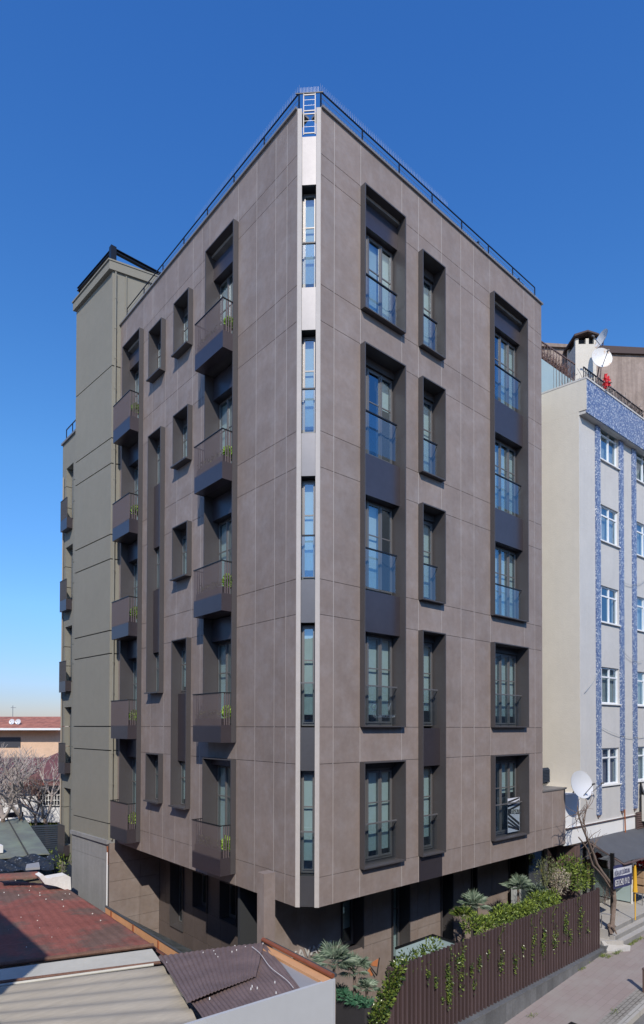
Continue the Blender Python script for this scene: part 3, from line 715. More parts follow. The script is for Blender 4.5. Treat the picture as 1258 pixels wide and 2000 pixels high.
# grass tufts along the joint between pavement and steps
mb = MB()
for (px,py,n) in ((1178,1868,70),(1190,1869,30),(1205,1862,40),(1212,1858,40),(1232,1845,60),(1240,1839,50),(1252,1834,40),(1150,1880,30),(1137,1893,30),(1060,1940,12),(1040,1985,16),(1200,1978,14)):
    p = pav(px,py)
    for _ in range(n*2):
        a = rnd.uniform(0,6.28); r = rnd.uniform(0,.16)
        q = Vector((p.x+math.cos(a)*r*1.4,p.y+math.sin(a)*r*.6,p.z)); mb.leaf(q,(rnd.uniform(-.6,.6),rnd.uniform(-.6,.6),.8),(1,0,0),rnd.uniform(.04,.10),.016)
tag(mb.build('weeds','grass',recalc=False),'green weeds growing along the back edge of the pavement','weeds')['kind'] = 'stuff'
# bollard at the right edge with its shadow
p = pav(1258,1939); mb = MB(); mb.box(p.x-.0,p.x+.10,p.y-.04,p.y+.04,p.z,p.z+.62); mb.box(p.x-.01,p.x+.11,p.y-.05,p.y+.05,p.z+.62,p.z+.66); tag(mb.build('bollard','brown_post'),'short dark square bollard at the pavement edge, cut by the right edge of the photo','bollard')
# second bollard whose top shows at the bottom edge
p = pav(1118,2003); mb = MB(); mb.box(p.x-.14,p.x+.14,p.y-.2,p.y+.1,p.z+.002,p.z+.02); tag(mb.build('manhole_cover','rail_dark'),'flat dark metal cover in the pavement at the bottom edge','manhole')

# ================================================================== GREENERY behind the fence
def frond_plant(mb, c, nf, L, blades, W, droop=.5, upmin=.1, rg=rnd):
    c = Vector(c)
    for k in range(nf):
        az = rg.uniform(0,6.283); el = rg.uniform(upmin,1.35); d = Vector((math.cos(az)*math.cos(el),math.sin(az)*math.cos(el),math.sin(el)))
        st = c+d*L*.35*rg.uniform(.7,1.1); side = d.cross(Vector((0,0,1))).normalized(); up = side.cross(d)
        for j in range(blades):
            t = (j/(blades-1)-.5)*2.6; bd = (d*math.cos(t)+side*math.sin(t)); bl = L*.6*(1-.25*abs(t))*rg.uniform(.85,1.1)
            mid = st+bd*bl*.6; tip = st+bd*bl-Vector((0,0,droop*bl*.35))
            wv = bd.cross(up)*W; wv = side*W if wv.length < 1e-3 else wv
            mb.add([st, mid+wv, tip, mid-wv],[(0,1,2),(0,2,3)])
        mb.tube(c, st, .006, .004, 3, False)
def palm(px, py, Y, L, h, label, m_='leaf_palm', nf=24, zt=None):
    p = pl(1, Y, px, py); t_ = thing('fan_palm', (p.x,p.y,p.z-h), label, 'palm', 'small fan palms in the front garden')
    mb = MB(); frond_plant(mb, p, nf, L, 13, .010); mb.build('fronds', m_, t_, recalc=False)
    mb = MB(); mb.path([(p.x,p.y,p.z-h),(p.x+.02,p.y,p.z-h*.5),(p.x,p.y,p.z)],.045,.035); mb.build('trunk','bark',t_)
palm(652,1882,-.05,.62,1.3,'grey green fan palm nearest the white walled shed, left of the palms by the planter')
palm(692,1896,.0,.55,1.2,'upright fan palm in the middle of the three beside the dark planter')
palm(716,1932,-.25,.38,.9,'low spreading fan palm at the right end of the dark planter', nf=18)
palm(926,1772,.3,.62,1.2,'silvery fan palm behind the fence, leftmost of three there', nf=26)
palm(1012,1738,.3,.66,1.2,'silvery fan palm behind the middle of the fence, in front of the dark opening', nf=26)
palm(1050,1750,.0,.55,1.0,'pale blue green fan palm low behind the fence beside the dry bush', nf=22)
palm(905,1792,.0,.45,.9,'dark small fan palm at the left end of the hedge', 'leaf_dark', 22)
# hedge sections along the top of the fence
def hedge(name, x0, x1, zt, h, label, n, m_='leaf_hedge', y0=-.70, y1=-.25, L=.09):
    mb = MB()
    k = int((x1-x0)/.22)+1
    for i in range(k):
        cx = x0+(x1-x0)*(i+.5)/k; hh = h*rnd.choice((.45,.7,.9,1.1,1.5))
        leaf_blob(mb,(cx,(y0+y1)/2+rnd.uniform(-.08,.08),zt-.05+hh*.35),(.22,(y1-y0)/2,hh*.62),int(n*rnd.uniform(.6,1.1)),L,L*.5,.3)
        for _ in range(5): q_ = Vector((cx+rnd.uniform(-.15,.15),y0+rnd.uniform(-.08,.1),zt-rnd.uniform(.0,.18))); leaf_blob(mb,q_,(.06,.03,.09),8,L,L*.5,-.3)
    o = mb.build(name, m_, recalc=False); tag(o,label,'hedge'); return o
hedge('hedge',2.2,3.7,-5.28,.20,'sparse glossy climbing plant over the left part of the fence top',70,'leaf_dark')
hedge('hedge',5.0,6.9,-5.12,.34,'bright yellow green hedge behind the middle of the fence',210)
hedge('hedge',6.9,9.4,-5.12,.26,'low green hedge running along the fence top towards the bushes',170)
hedge('bush',10.2,11.4,-4.85,.62,'tall green bush above the right end of the fence',260,'leaf_hedge',-.7,.1)
def bush(label, c, r, n, m_, L=.08):
    mb = MB(); leaf_blob(mb,c,r,n,L,L*.5,.3)
    for _ in range(14): a = Vector(c)+Vector((rnd.uniform(-.1,.1),0,-r[2])); mb.tube(a, a+Vector((rnd.uniform(-r[0],r[0]),rnd.uniform(-r[1],r[1]),r[2]*1.6)),.008,.004,3,False)
    tag(mb.build('bush',m_,recalc=False),label,'bush')
bush('dry cream and brown bush between the green bush and the pale palm',pl(1,-.45,1090,1722),(.45,.3,.42),620,'leaf_pale',.07)
bush('reddish brown twiggy bush against the dark ground floor opening',pl(1,-.3,1066,1702),(.45,.3,.45),420,'leaf_olive',.06)
# leaves that grow through the slats: each clump a plant
clumps = [(873,1905,16,80),(877,1925,18,80),(893,1880,12,40),(902,1870,10,40),(900,1915,14,30),(920,1893,8,30),(935,1880,10,36),(925,1925,8,20),(952,1865,6,14),(978,1880,14,34),(1005,1882,12,40),(1020,1852,7,16),(1042,1835,10,34),(1060,1845,14,60),(1062,1825,10,30),(1083,1835,16,60),(1104,1805,14,90),(1112,1830,10,30),(1132,1795,18,60),(1146,1810,8,12),(1039,1872,8,16),(875,1948,10,36),(835,1900,8,20),(850,1915,8,30),(862,1950,6,14)]
mb = MB()
for i,(px,py,rr,n) in enumerate(clumps):
    p = pl(1,FY-.05,px,py); r_ = rr/1181*(p-CAM).length
    for _ in range(int(n*1.5)):
        q = p+Vector((rnd.gauss(0,r_*.25),rnd.uniform(-.04,.02),rnd.gauss(0,r_*.75)))
        mb.leaf(q,(rnd.uniform(-1,1),-.6,rnd.uniform(-1,.3)),(rnd.uniform(-1,1),rnd.uniform(-1,1),rnd.uniform(-1,1)),rnd.uniform(.04,.075),.032)
for px,t0,t1 in ((877,1850,1955),(902,1838,1930),(978,1800,1890),(1042,1765,1850),(1060,1755,1860),(1083,1750,1850),(1132,1722,1815)):
    pts = [pl(1,FY-.06,px+5*math.sin(k*1.3),t0+(t1-t0)*k/9) for k in range(10)]; mb.path(pts,.006,.003,n=3)
    for q in pts:
        for _ in range(4): mb.leaf(q+Vector((rnd.uniform(-.06,.06),-.02,rnd.uniform(-.05,.05))),(rnd.uniform(-1,1),-.6,rnd.uniform(-1,.3)),(rnd.uniform(-1,1),rnd.uniform(-1,1),rnd.uniform(-1,1)),.05,.03)
tag(mb.build('creeper','leaf_dark',recalc=False),'yellow green creeper shoots poking through the brown slats of the fence','creeper')['kind'] = 'stuff'
# glossy ivy at the left end
mb = MB()
for k in range(16):
    t = k/15; p = pl(1,-.85,778-42*t,1890+105*t); leaf_blob(mb,p,(.17,.16,.16),75,.09,.05,.0)
tag(mb.build('ivy','leaf_dark',recalc=False),'glossy dark ivy spilling down at the left end of the fence','ivy')
# glazed terrace balustrade
gb = thing('terrace_screen',(3.6,.5,-7.3),'grey glass terrace screen with a dark top rail behind the left end of the fence','screen')
a = pl(1,.5,774,1852); b = pl(1,.5,846,1828)
mb = MB(); mb.box(a.x,b.x,.5,.52,-7.3,-5.52); mb.box(b.x-.02,b.x,-.3,.499,-7.3,-5.52); mb.build('screen_panel','frosted',gb)
mb = MB(); mb.box(a.x-.02,b.x+.02,.49,.53,-5.518,-5.47); mb.box(b.x-.03,b.x+.02,-.3,.489,-5.518,-5.47); mb.build('top_rail','rail_dark',gb)
# dark planter with low grass like plants
pc = onZ(712,1972,-6.0); pr = onZ(731,1962,-6.0); pbk = onZ(654,1940,-6.0)
mb = MB(); x0,y0 = pc.x,pc.y; x1 = x0+.32; y1 = y0+1.05
for bx in ((x0,x1,y0,y0+.03),(x0,x0+.03,y0+.031,y1),(x1-.03,x1,y0+.031,y1),(x0+.03,x1-.03,y1-.03,y1)): mb.box(*bx,-7.5,-6.0)
mb.box(x0+.031,x1-.031,y0+.031,y1-.031,-7.4,-6.08)
tag(mb.build('planter','planter_dark'),'tall dark grey planter box beside the white walled shed','planter')
mb = MB()
for k in range(9): frond_plant(mb,(x0+.1+rnd.uniform(-.02,.1),y0+.1+k*.11,-6.05),9,.34,7,.007,.9)
tag(mb.build('trailing_grass','leaf_teal',recalc=False),'teal green feathery plants spilling over the dark planter','plant')

exec_neigh = True
# ================================================================== RIGHT NEIGHBOUR
NW = Vector((12.007,0,0)); NF = Vector((.9994,-.035,0)).normalized(); NS = Vector((-.141,.99,0)).normalized()
def TN(s,d,z): v = NW+NF*s+NS*d; return Vector((v.x,v.y,z))
nb = thing('neighbour_apartment_block',(15,2,-7.3),'pale grey rendered apartment block with blue mosaic strips and white windows at the right edge','building')
sills = [9.56,6.66,3.76,.86,-2.03]
cols = [(1.38,2.83),(4.22,5.75)]
sb = [0,1.38,2.83,4.22,5.75,9]
zs = sorted([-3.28,10.75]+[z for s_ in sills for z in (s_,s_+1.30)])
mb = MB()
for a,b in zip(sb[:-1],sb[1:]):
    if (a,b) in cols:
        for c,d in zip(zs[:-1],zs[1:]):
            if any(abs(c-s_)<.01 for s_ in sills): continue
            mb.box(a,b,0,.25,c,d,TN)
    else: mb.box(a,b,0,.25,-3.28,10.75,TN)
mb.build('front_wall','render_grey',nb)
mb = MB(); mb.box(-.02,0,-.0,9,-3.28,10.75,TN); mb.box(-.02,0,-.25,9,10.752,11.80,TN); mb.build('side_wall','render_cream',nb)
mb = MB(); mb.box(.25,9,.9,8.9,-7.3,10.8,TN); mb.build('core','interior',nb)
mb = MB(); mb.box(0.001,9,-.25,-.22,10.66,11.80,TN); mb.build('mosaic_band','mosaic',nb)
mb = MB(); mb.box(0.001,9,-.219,1.0,10.752,11.75,TN); mb.box(-.03,9,-.27,-.1,11.802,11.86,TN); mb.box(-.03,.1,-.099,9,11.802,11.86,TN); mb.box(-.0,9,-.218,9,11.3,11.4,TN); mb.build('parapet','render_grey',nb)
mb = MB(); mb.box(0.002,9,-.218,-.001,10.64,10.75,TN); mb.build('eave_soffit','render_grey',nb)
for k,(a,b) in enumerate(((1.08,1.36),(2.86,3.14),(3.90,4.19),(5.8,6.08))):
    MB().box(a,b,-.06,-.002,-3.05,10.63,TN).build('mosaic_strip','mosaic',nb)
mb = MB()
for a in (1.08,2.86,3.90,5.8): mb.tube(TN(a+.1,-.03,-3.05),TN(a+.1,-.03,-3.13),.05)
mb.build('strip_foot','brown_post',nb)
for ci,(a,b) in enumerate(cols):
    for k,z in enumerate(sills):
        fr = MB(); t = .055; dd=.06
        fr.box(a,b,dd,dd+.06,z,z+t,TN); fr.box(a,b,dd,dd+.06,z+1.30-t,z+1.30,TN); 
        for s in (a,a+.22,a+.80,b-t): fr.box(s,s+t,dd,dd+.06,z+t,z+1.30-t,TN)
        fr.box(a+t,a+.22,dd+.002,dd+.055,z+.93,z+.98,TN); fr.box(a+.22+t,a+.80,dd+.002,dd+.055,z+.93,z+.98,TN); fr.box(a+.80+t,b-t,dd+.002,dd+.055,z+.93,z+.98,TN)
        w_ = fr.build('window','pvc',nb)
        MB().quad(TN(a,dd+.03,z),TN(b,dd+.03,z),TN(b,dd+.03,z+1.3),TN(a,dd+.03,z+1.3)).build('pane','win_glass',w_)
        if k != 2 or ci: MB().box(a+.05,b-.05,.22,.23,z,z+1.28,TN).build('curtain','curtain_purple' if k == 4 and not ci else 'curtain',w_)
        MB().box(a-.04,b+.04,-.07,.058,z-.045,z-.002,TN).build('sill','white_paint',w_)
mb = MB(); mb.box(-1.05,9,-.05,.3,-3.30,-3.282,TN); mb.box(-1.05,9,-.02,.3,-3.86,-3.302,TN); mb.build('shop_fascia','white_paint',nb)
mb = MB(); mb.box(-1.05,-.02,.0,3,-3.28,-2.2,TN); mb.build('side_block','white_paint',nb)
MB().box(-1.05,9,-.085,-.051,-3.315,-3.285,TN).build('ledge','brown_post',nb)
for px,py in ((1166,1640),(1213,1600)): pass
mb = MB(); a_ = pl(1,-.02,1234,1600); 
mb.box(4.0,4.9,-.10,-.052,-3.85,-3.2,TN); mb.build('louvre_panel','brown_cap',nb)
mb = MB()
for k in range(8): mb.box(4.0,4.9,-.13,-.10,-3.82+k*.08,-3.78+k*.08,TN)
mb.build('louvre_blades','brown_post',nb)
# shop front behind the awning
mb = MB(); mb.box(-1.9,-.2,.7,.72,-6.55,-3.86,TN); mb.box(.2,9,.7,.72,-6.55,-3.86,TN); sg = mb.build('shop_window','shop_glass',nb)
mb = MB(); mb.box(-.2,.15,.1,.75,-7.0,-3.86,TN); mb.build('column','brown_post',nb)
mb = MB(); mb.box(.9,.98,.5,.62,-6.55,-3.86,TN); mb.box(1.9,2.0,.5,.62,-6.55,-3.86,TN); mb.box(-1.0,-.95,.6,.69,-6.55,-3.86,TN); mb.box(.16,9,.6,.7,-4.05,-3.87,TN); mb.build('shop_frame','frame_metal',nb)
mb = MB(); mb.box(-1.9,-.2,1.2,1.3,-6.5,-5.3,TN); mb.build('shop_counter','curtain',nb)
# wires and pipe
mb = MB(); mb.path([TN(2.98,-.1,-3.0),TN(3.0,-.12,-4.1)],.025); mb.build('drain_pipe','rust',nb)
cable = MB()
def sag(mb,a,b,s,r=.008,n=10):
    a=Vector(a);b=Vector(b); mb.path([a*(1-t)+b*t+Vector((0,0,-s*4*t*(1-t))) for t in [i/n for i in range(n+1)]],r,n=4)
sag(cable,TN(.2,-.06,1.2),TN(1.2,-.08,2.0),.05); sag(cable,TN(1.4,-.06,-.0-.9+.9),TN(5.5,-.1,-.2),.25); sag(cable,TN(3.0,-.06,5.4),TN(5.5,-.1,6.2),.3); sag(cable,TN(2.9,-.06,2.9),TN(4.6,-.1,2.6),.2)
cable.build('cable','curtain',nb)
# sign box at the right edge
s_ = pl(1,-.6,1236,1600); 
mb = MB(); mb.box(4.30,5.4,-.62,-.14,-3.55,-2.55,TN)
sg = mb.build('air_conditioner','cream_sign'); tag(sg,'cream outdoor air conditioner box above the awning at the right edge','air conditioner')
mb = MB(); c_ = TN(4.62,-.625,-3.0); 
for k in range(14):
    a1 = k*.5; mb.tube(c_+Vector((math.cos(a1)*.14,0,math.sin(a1)*.2)), c_+Vector((math.cos(a1+.5)*.14,0,math.sin(a1+.5)*.2)),.012,n=4)
mb.tube(c_+Vector((.1,0,.1)),c_+Vector((.2,0,.3)),.012,n=4); mb.build('drawn_mark','ink',sg)
# roof storey behind: tan parapet wall with brown cap, chimney, vines, railing
def onN(d,px,py):
    o = NW+NS*d; n = Vector((-NF.y,NF.x,0)); r = ray(px,py); t = (o-CAM).dot(n)/r.dot(n); X = CAM+r*t; return (X-o).dot(NF), X.z
def facing(D):
    """point on the upright plane facing the street corner at forward distance D"""
    h = Vector((Fv.x,Fv.y,0)).normalized()
    def at(px,py): r = ray(px,py); return CAM+r*(D/(r.x*h.x+r.y*h.y))
    return at
HV = Vector((Fv.x,Fv.y,0)).normalized()
def upbox(mb,px0,px1,y0,y1,D,dep=4,push=0):
    at = facing(D); mb.prism([at(px0,y1)+HV*push,at(px1,y1)+HV*push,at(px1,y0)+HV*push,at(px0,y0)+HV*push],HV*dep)
rt = thing('roof_storey_house',facing(24)(1200,800),'tan rendered roof storey wall with a dark brown cap behind the neighbour parapet','building')
mb = MB(); at = facing(24); mb.prism([at(1020,900),at(1420,900),at(1420,694),at(1146,684),at(1020,672)],HV*3); mb.build('wall','tan_wall',rt)
mb = MB(); mb.prism([at(1145,690)-HV*.1,at(1420,700)-HV*.1,at(1420,690)-HV*.1,at(1145,676)-HV*.1],HV*3.3); mb.build('cap','brown_cap',rt)
mb = MB(); mb.prism([at(1020,677)-HV*.1,at(1124,682)-HV*.1,at(1124,676)-HV*.1,at(1020,670)-HV*.1],HV*3.3); mb.build('cap','tan_wall',rt)
ch = thing('chimney',facing(23)(1142,720),'cream rendered chimney with a dark pitched slab cap, behind the satellite dishes','chimney')
at = facing(23)
mb = MB(); upbox(mb,1124,1165,672,800,23,.8)
for a,b in ((1124,1130),(1144,1150),(1160,1165)): upbox(mb,a,b,661,672,23,.12); upbox(mb,a,b,661,672,23,.12,.68)
mb.build('stack','render_cream',ch)
mb = MB(); upbox(mb,1128,1162,659,672,23,.5,.15); mb.build('flue_opening','interior',ch)
mb = MB(); mb.prism([at(1119,661)-HV*.15,at(1145,652)-HV*.15,at(1167,659)-HV*.15,at(1167,656)-HV*.15,at(1145,649)-HV*.15,at(1119,657)-HV*.15],HV*1.1); mb.build('cap','brown_cap',ch)
# vine tangles on the roof railing
def tangle(mb, T, s0, s1, d0, d1, z0, z1, n, r=.006):
    for _ in range(n):
        p = Vector((rnd.uniform(s0,s1), rnd.uniform(d0,d1), rnd.uniform(z0,z0+(z1-z0)*.4))); v = Vector((rnd.uniform(-1,1), rnd.uniform(-.4,.4), rnd.uniform(.2,1))).normalized(); pts = []
        for k in range(5):
            pts.append(T(p.x,p.y,p.z)); p = p+v*.13; v = (v+Vector((rnd.uniform(-.7,.7),rnd.uniform(-.3,.3),rnd.uniform(-.6,.5)))).normalized(); p.z = max(z0,min(z1,p.z))
        mb.path(pts,r,r*.5,n=3)
mb = MB(); tangle(mb,TN,1.2,7,.25,1.2,12.1,13.15,800,.011); o = mb.build('dry_vine','twig'); tag(o,'tangle of leafless dry vine above the blue mosaic parapet','vine')
s_a,zg = onN(1.6,1058,708); s_b,z_b = onN(1.6,1112,740)
mb = MB(); tangle(mb,TN,s_a-.3,s_b+.1,1.6,2.2,zg-.1,zg+.75,1100,.011); o = mb.build('dry_vine','twig_red'); tag(o,'brown leafless vine thicket on the roof beside the brown block','vine')
mb = MB()
for k in range(52): s = .7+k*.12; mb.box(s,s+.018,.18,.20,11.85,12.62,TN)
mb.box(.7,7.2,.17,.21,12.62,12.65,TN); tag(mb.build('roof_railing','rail_dark'),'thin metal railing on top of the blue mosaic parapet','railing')
mb = MB(); a = TN(s_a-1.0,1.5,0); b = TN(s_b+.3,1.4,0)
for k in range(18): 
    p = a*(1-k/17)+b*(k/17); mb.box(p.x-.008,p.x+.008,p.y-.008,p.y+.008,11.4,zg+.62)
mb.prism([(a.x,a.y,zg+.62),(b.x,b.y,zg+.62),(b.x,b.y+.04,zg+.62),(a.x,a.y+.04,zg+.62)],(0,0,.04)); tag(mb.build('roof_railing','brown_post'),'thin brown railing in front of the brown vine thicket','railing')
mb = MB(); mb.box(-1.4,s_b+.2,1.45,1.49,11.3,zg-.03,TN); tag(mb.build('glass_windbreak','frosted'),'pale blue glass panel on the neighbour roof next to the brown block','panel')
# bare tree tip over the roof
# ================================================================== satellite dishes
def dish(c, ax, r, label, m_='dish', mast=None, arm=1.0):
    c = Vector(c); ax = Vector(ax).normalized(); t_ = thing('satellite_dish', c-Vector((0,0,r)), label, 'satellite dish', 'satellite dishes')
    MB().disc_dome(c, ax, r, r*.22).build('reflector', m_, t_, smooth=True, recalc=False)
    mb = MB(); lo = c - Vector((0,0,r*.9)) if abs(ax.z) < .9 else c; e = c+ax*r*1.05*arm+Vector((0,0,-r*.15)); mb.path([lo, e],.012); mb.tube(e-ax*.05,e+ax*.05,.03); mb.build('feed_arm','frame_metal',t_)
    mb = MB(); bk = c-ax*r*.3; mb.tube(c-ax*r*.22,bk,.03)
    if mast: mb.path([bk,Vector(mast)],.022)
    mb.build('mast','brown_post',t_)
tc_ = Vector((-.62,-.72,.35))
p = pl(1,-.35,1176,698); dish(p,(-.60,-.78,.12),.37,'large rust streaked satellite dish on the corner of the blue parapet',mast=(p.x+.1,-.05,11.85))
p = pl(1,.3,1174,661); dish(p,(-.98,.0,.10)if 0 else (-.85,.45,.25),.33,'upper rusty satellite dish seen nearly edge on behind the chimney side',mast=(p.x+.15,.5,11.9))
p = pl(1,-.55,1137,1532); dish(p,(-.30,-.92,.25),.45,'large white satellite dish on the wall beside the brown annex',m_='dish_clean',mast=(p.x+.5,-.0,p.z-.35))
p = pl(1,-.2,1154,1531); dish(p+Vector((.12,.1,0)),(.25,-.93,.22),.40,'second pale dish half hidden behind the large white dish',m_='dish',mast=(p.x+.3,.0,p.z-.3))
p = pl(1,-.3,1262,1545); dish(p,(.2,-.85,.3),.45,'grey dish below the window at the right edge of the photo',m_='blind_grey',mast=(p.x,.0,p.z-.3))
# red cloth hanging on the parapet
p = pl(1,-.36,1184,743); mb = MB(); leaf_blob(mb,(p.x,p.y-.01,p.z-.05),(.09,.05,.17),36,.14,.10,-.4); mb.sheet([(p.x-.08,p.y+.0,p.z+.22),(p.x+.11,p.y+.0,p.z+.25),(p.x+.10,p.y+.01,p.z-.15),(p.x-.05,p.y+.01,p.z-.2)],8,8,lambda u,v: .04*math.sin(u*9)+.02*math.sin(v*7),.01)
tag(mb.build('red_garment','red_cloth',recalc=False),'red cloth hanging on the blue mosaic parapet below the dish','cloth')

# ================================================================== SHOP TERRACE, awning, steps
ZP = -6.55
tr = thing('shop_steps',(15,-.5,-7.5),'pale stone terrace with three steps down to the pavement at the lower right','steps')
mb = MB(); mb.box(11.9,26,-.93,1.6,-8,ZP); mb.box(12.0,26,-1.10,-.932,-8,-6.72); mb.box(12.2,26,-1.28,-1.102,-8,-6.88); mb.build('tread','step_stone',tr)
mb = MB(); mb.box(11.95,26,-.936,-.93,-6.70,-6.57); mb.box(12.05,26,-1.106,-1.10,-6.87,-6.74); mb.box(12.25,26,-1.286,-1.28,-7.4,-6.90); mb.build('riser','step_riser',tr)
mb = MB(); mb.prism([(11.52,-.60,-8),(11.52,1.5,-8),(11.9,1.5,-8),(11.9,-.93,-8),(12.2,-1.28,-8),(11.75,-1.0,-8)],(0,0,1.15)); mb.build('side_block','step_stone',tr)
mb = MB(); mb.prism([(11.62,-.85,-6.84),(12.45,-1.42,-7.04),(12.2,-1.5,-7.12),(11.6,-1.05,-7.12)],(0,0,-.5)); mb.build('ramp','step_stone',tr)
mb = MB(); mb.box(11.56,11.98,-1.02,-.72,-7.4,-6.98); tag(mb.build('stone_block','slate'),'grey stone block with a chipped corner at the right foot of the fence','stone block')
aw = thing('shop_awning',(14,-.5,ZP),'dark grey sheet awning sloping out over the shop terrace','awning')
p = pl(0,12.35,1218.7,1685.3); 
ya = p.y; za = p.z
mb = MB(); mb.sheet([(12.30,-.06,-3.80),(19,-.2,-3.80),(19,ya-.2,za-.02),(12.35,ya,za)],40,14,lambda u,v: .03*math.sin(u*22)*v+.015*math.sin(v*9),.015); mb.build('canopy_sheet','awning',aw)
mb = MB(); mb.path([(12.33,-.06,-3.86),(12.37,ya,za-.05)],.03); mb.path([(12.37,ya,za-.05),(19,ya-.2,za-.07)],.03); mb.build('canopy_frame','brown_post',aw)
mb = MB(); q = pl(1,-.95,1196,1700); mb.box(q.x-.05,q.x+.05,-1.0,-.90,ZP,-4.1); mb.build('post','rail_dark',aw)
# white and navy letting banner
YB = ya+.06
bx0,bx1 = pl(1,YB,1198.5,1710).x, pl(1,YB,1235,1710).x; zt_ = pl(1,YB,1215,1692).z; zm = pl(1,YB,1215,1708).z; zl = pl(1,YB,1215,1731).z
BH = zt_-zl
bn = thing('letting_banner',((bx0+bx1)/2,YB,zl),'white and navy cloth banner with black and white lettering tied under the awning','banner')
def TBn(s,d,z): return Vector((bx0+s,YB+d+.02*math.sin(s*5),z))
mb = MB()
def cloth(mb,z0,z1,off=0):
    N=16; 
    for k in range(N):
        a=(bx1-bx0)*k/N; b=(bx1-bx0)*(k+1)/N; mb.add([TBn(a,off,z0-.05*a),TBn(b,off,z0-.05*b),TBn(b,off,z1-.05*b),TBn(a,off,z1-.05*a)],[(0,1,2,3)])
cloth(mb,zm,zt_); mb.build('white_band','white_cloth',bn,recalc=False)
mb = MB(); cloth(mb,zl,zm); cloth(mb,zt_,zt_+.10); mb.build('navy_band','navy_cloth',bn,recalc=False)
def TX(z0): return lambda s,d,z: Vector((bx0+.03+s,YB-.03+d,z0+z-.05*s))
BW = bx1-bx0-.06
text_mesh('lettering','KİRALIK DÜKKAN',BH*.34,TX(zm+BH*.08),'navy_cloth',bn,.002,sx=BW/(BH*.34)/9.9)
text_mesh('lettering','0533 242 19 12',BH*.46,TX(zl+BH*.14),'white_paint',bn,.002,sx=BW/(BH*.46)/7.9)
# glass partition
pa = onZ(1166,1752,ZP); pb_ = onZ(1234,1765,ZP)
gp = thing('glass_partition',(15.6,.5,ZP),'frosted pale green glass partition standing on the shop terrace','partition')
mb = MB(); mb.prism([(pa.x,pa.y,ZP+.05),(pb_.x,pb_.y,ZP+.05),(pb_.x,pb_.y,ZP+1.15),(pa.x,pa.y,ZP+1.15)],(.015,0,0)); mb.build('panel','frosted',gp)
mb = MB(); mb.box(pb_.x-.02,pb_.x+.03,pb_.y-.03,pb_.y+.02,ZP,ZP+2.1); mb.box(pa.x-.02,pa.x+.03,pa.y-.03,pa.y+.02,ZP,ZP+2.1); mb.build('frame','white_paint',gp)
# rolled yellow parasol
q = pl(1,-.9,1239,1745)
q = pl(1,YB+.12,1240.5,1742); qt = pl(1,YB+.12,1239,1688)
mb = MB(); mb.path([(q.x,q.y,q.z),(q.x,q.y,q.z+.25),(q.x,q.y,q.z+.75),(q.x,q.y,qt.z)],.085,.03,n=8); mb.tube((q.x,q.y,ZP),(q.x,q.y,q.z+.02),.02)
tag(mb.build('closed_parasol','yellow'),'closed yellow parasol standing between the banner and the crates','parasol')
# crates
for k,zz in enumerate((0,.30,.56)):
    q = onZ(1252,1768,ZP); mb = MB(); x0,y0 = q.x,q.y-.1
    w0 = .95-.05*k; z0 = ZP+.45+zz
    mb.box(x0,x0+w0,y0,y0+.6,z0,z0+.03)
    for bx in ((x0,x0+w0,y0,y0+.02),(x0,x0+w0,y0+.58,y0+.6),(x0,x0+.02,y0+.021,y0+.579),(x0+w0-.02,x0+w0,y0+.021,y0+.579)): mb.box(*bx,z0+.031,z0+.24)
    mb.box(x0+.03,x0+w0-.03,y0+.03,y0+.57,z0+.04,z0+.2)
    tag(mb.build('carton','cardboard'),'brown open carton, %s of the stack beside the yellow parasol'%(['lowest','middle','topmost'][k]),'carton','stack of brown cartons')
mb = MB(); q = onZ(1252,1768,ZP); x0,y0 = q.x,q.y-.1
for dx in (0,.45,.9):
    for dy in (.05,.55): mb.tube((x0+dx,y0+dy,ZP),(x0+dx,y0+dy,ZP+.42),.015)
mb.box(x0-.02,x0+.95,y0,y0+.6,ZP+.42,ZP+.448); tag(mb.build('metal_stand','steel'),'low metal stand under the brown cartons','stand')
mb = MB(); q = onZ(1256,1760,ZP); leaf_blob(mb,(x0+.6,y0+.3,ZP+1.38),(.16,.12,.08),50,.14,.1); tag(mb.build('red_cloth','red_cloth',recalc=False),'crumpled red cloth on top of the carton stack','cloth')
# hand rail by the steps
p = onZ(1175,1832,-6.88); mb = MB(); mb.path([(p.x,p.y,-6.9),(p.x,p.y,-6.15),(p.x+.02,p.y+.02,-6.08),(p.x+.12,p.y-.28,-6.08),(p.x+.12,p.y-.28,-6.15)],.018,n=8); mb.tube((p.x+.12,p.y-.28,-6.15),(p.x+.12,p.y-.28,-6.95),.018)
tag(mb.build('hand_rail','steel'),'short white bent metal hand rail at the end of the fence','rail')
# vine tree
vt = thing('bare_vine_tree',(12.1,-1.0,-6.9),'twisted leafless vine tree climbing from the steps to the big white dish','tree')
P3 = [pl(1,-1.0,x,y) for x,y in ((1194,1822),(1197,1790),(1200,1760),(1199,1740),(1190,1722),(1177,1705),(1166,1688),(1160,1670),(1150,1645),(1140,1622),(1131,1596),(1128,1575))]
mb = MB(); mb.path(P3[:5],.085,.06,n=8); mb.path([p+Vector((rnd.uniform(-.03,.03),0,0)) for p in P3[:5]],.05,.045,n=6); mb.path(P3[4:9],.055,.032,n=8); mb.path(P3[8:],.034,.02,n=6)
for _ in range(9): a_ = P3[0]+Vector((rnd.uniform(-.12,.12),rnd.uniform(-.1,.1),.25)); mb.path([a_,a_+Vector((rnd.uniform(-.2,.2),rnd.uniform(-.15,.1),-.25))],.05,.02)
mb.build('trunk','bark',vt)
mb = MB()
pts = [pl(1,-1.02,x,y) for x,y in ((1199,1745),(1180,1715),(1168,1700),(1158,1690),(1148,1660),(1138,1645),(1130,1635))]; mb.path(pts,.035,.02)
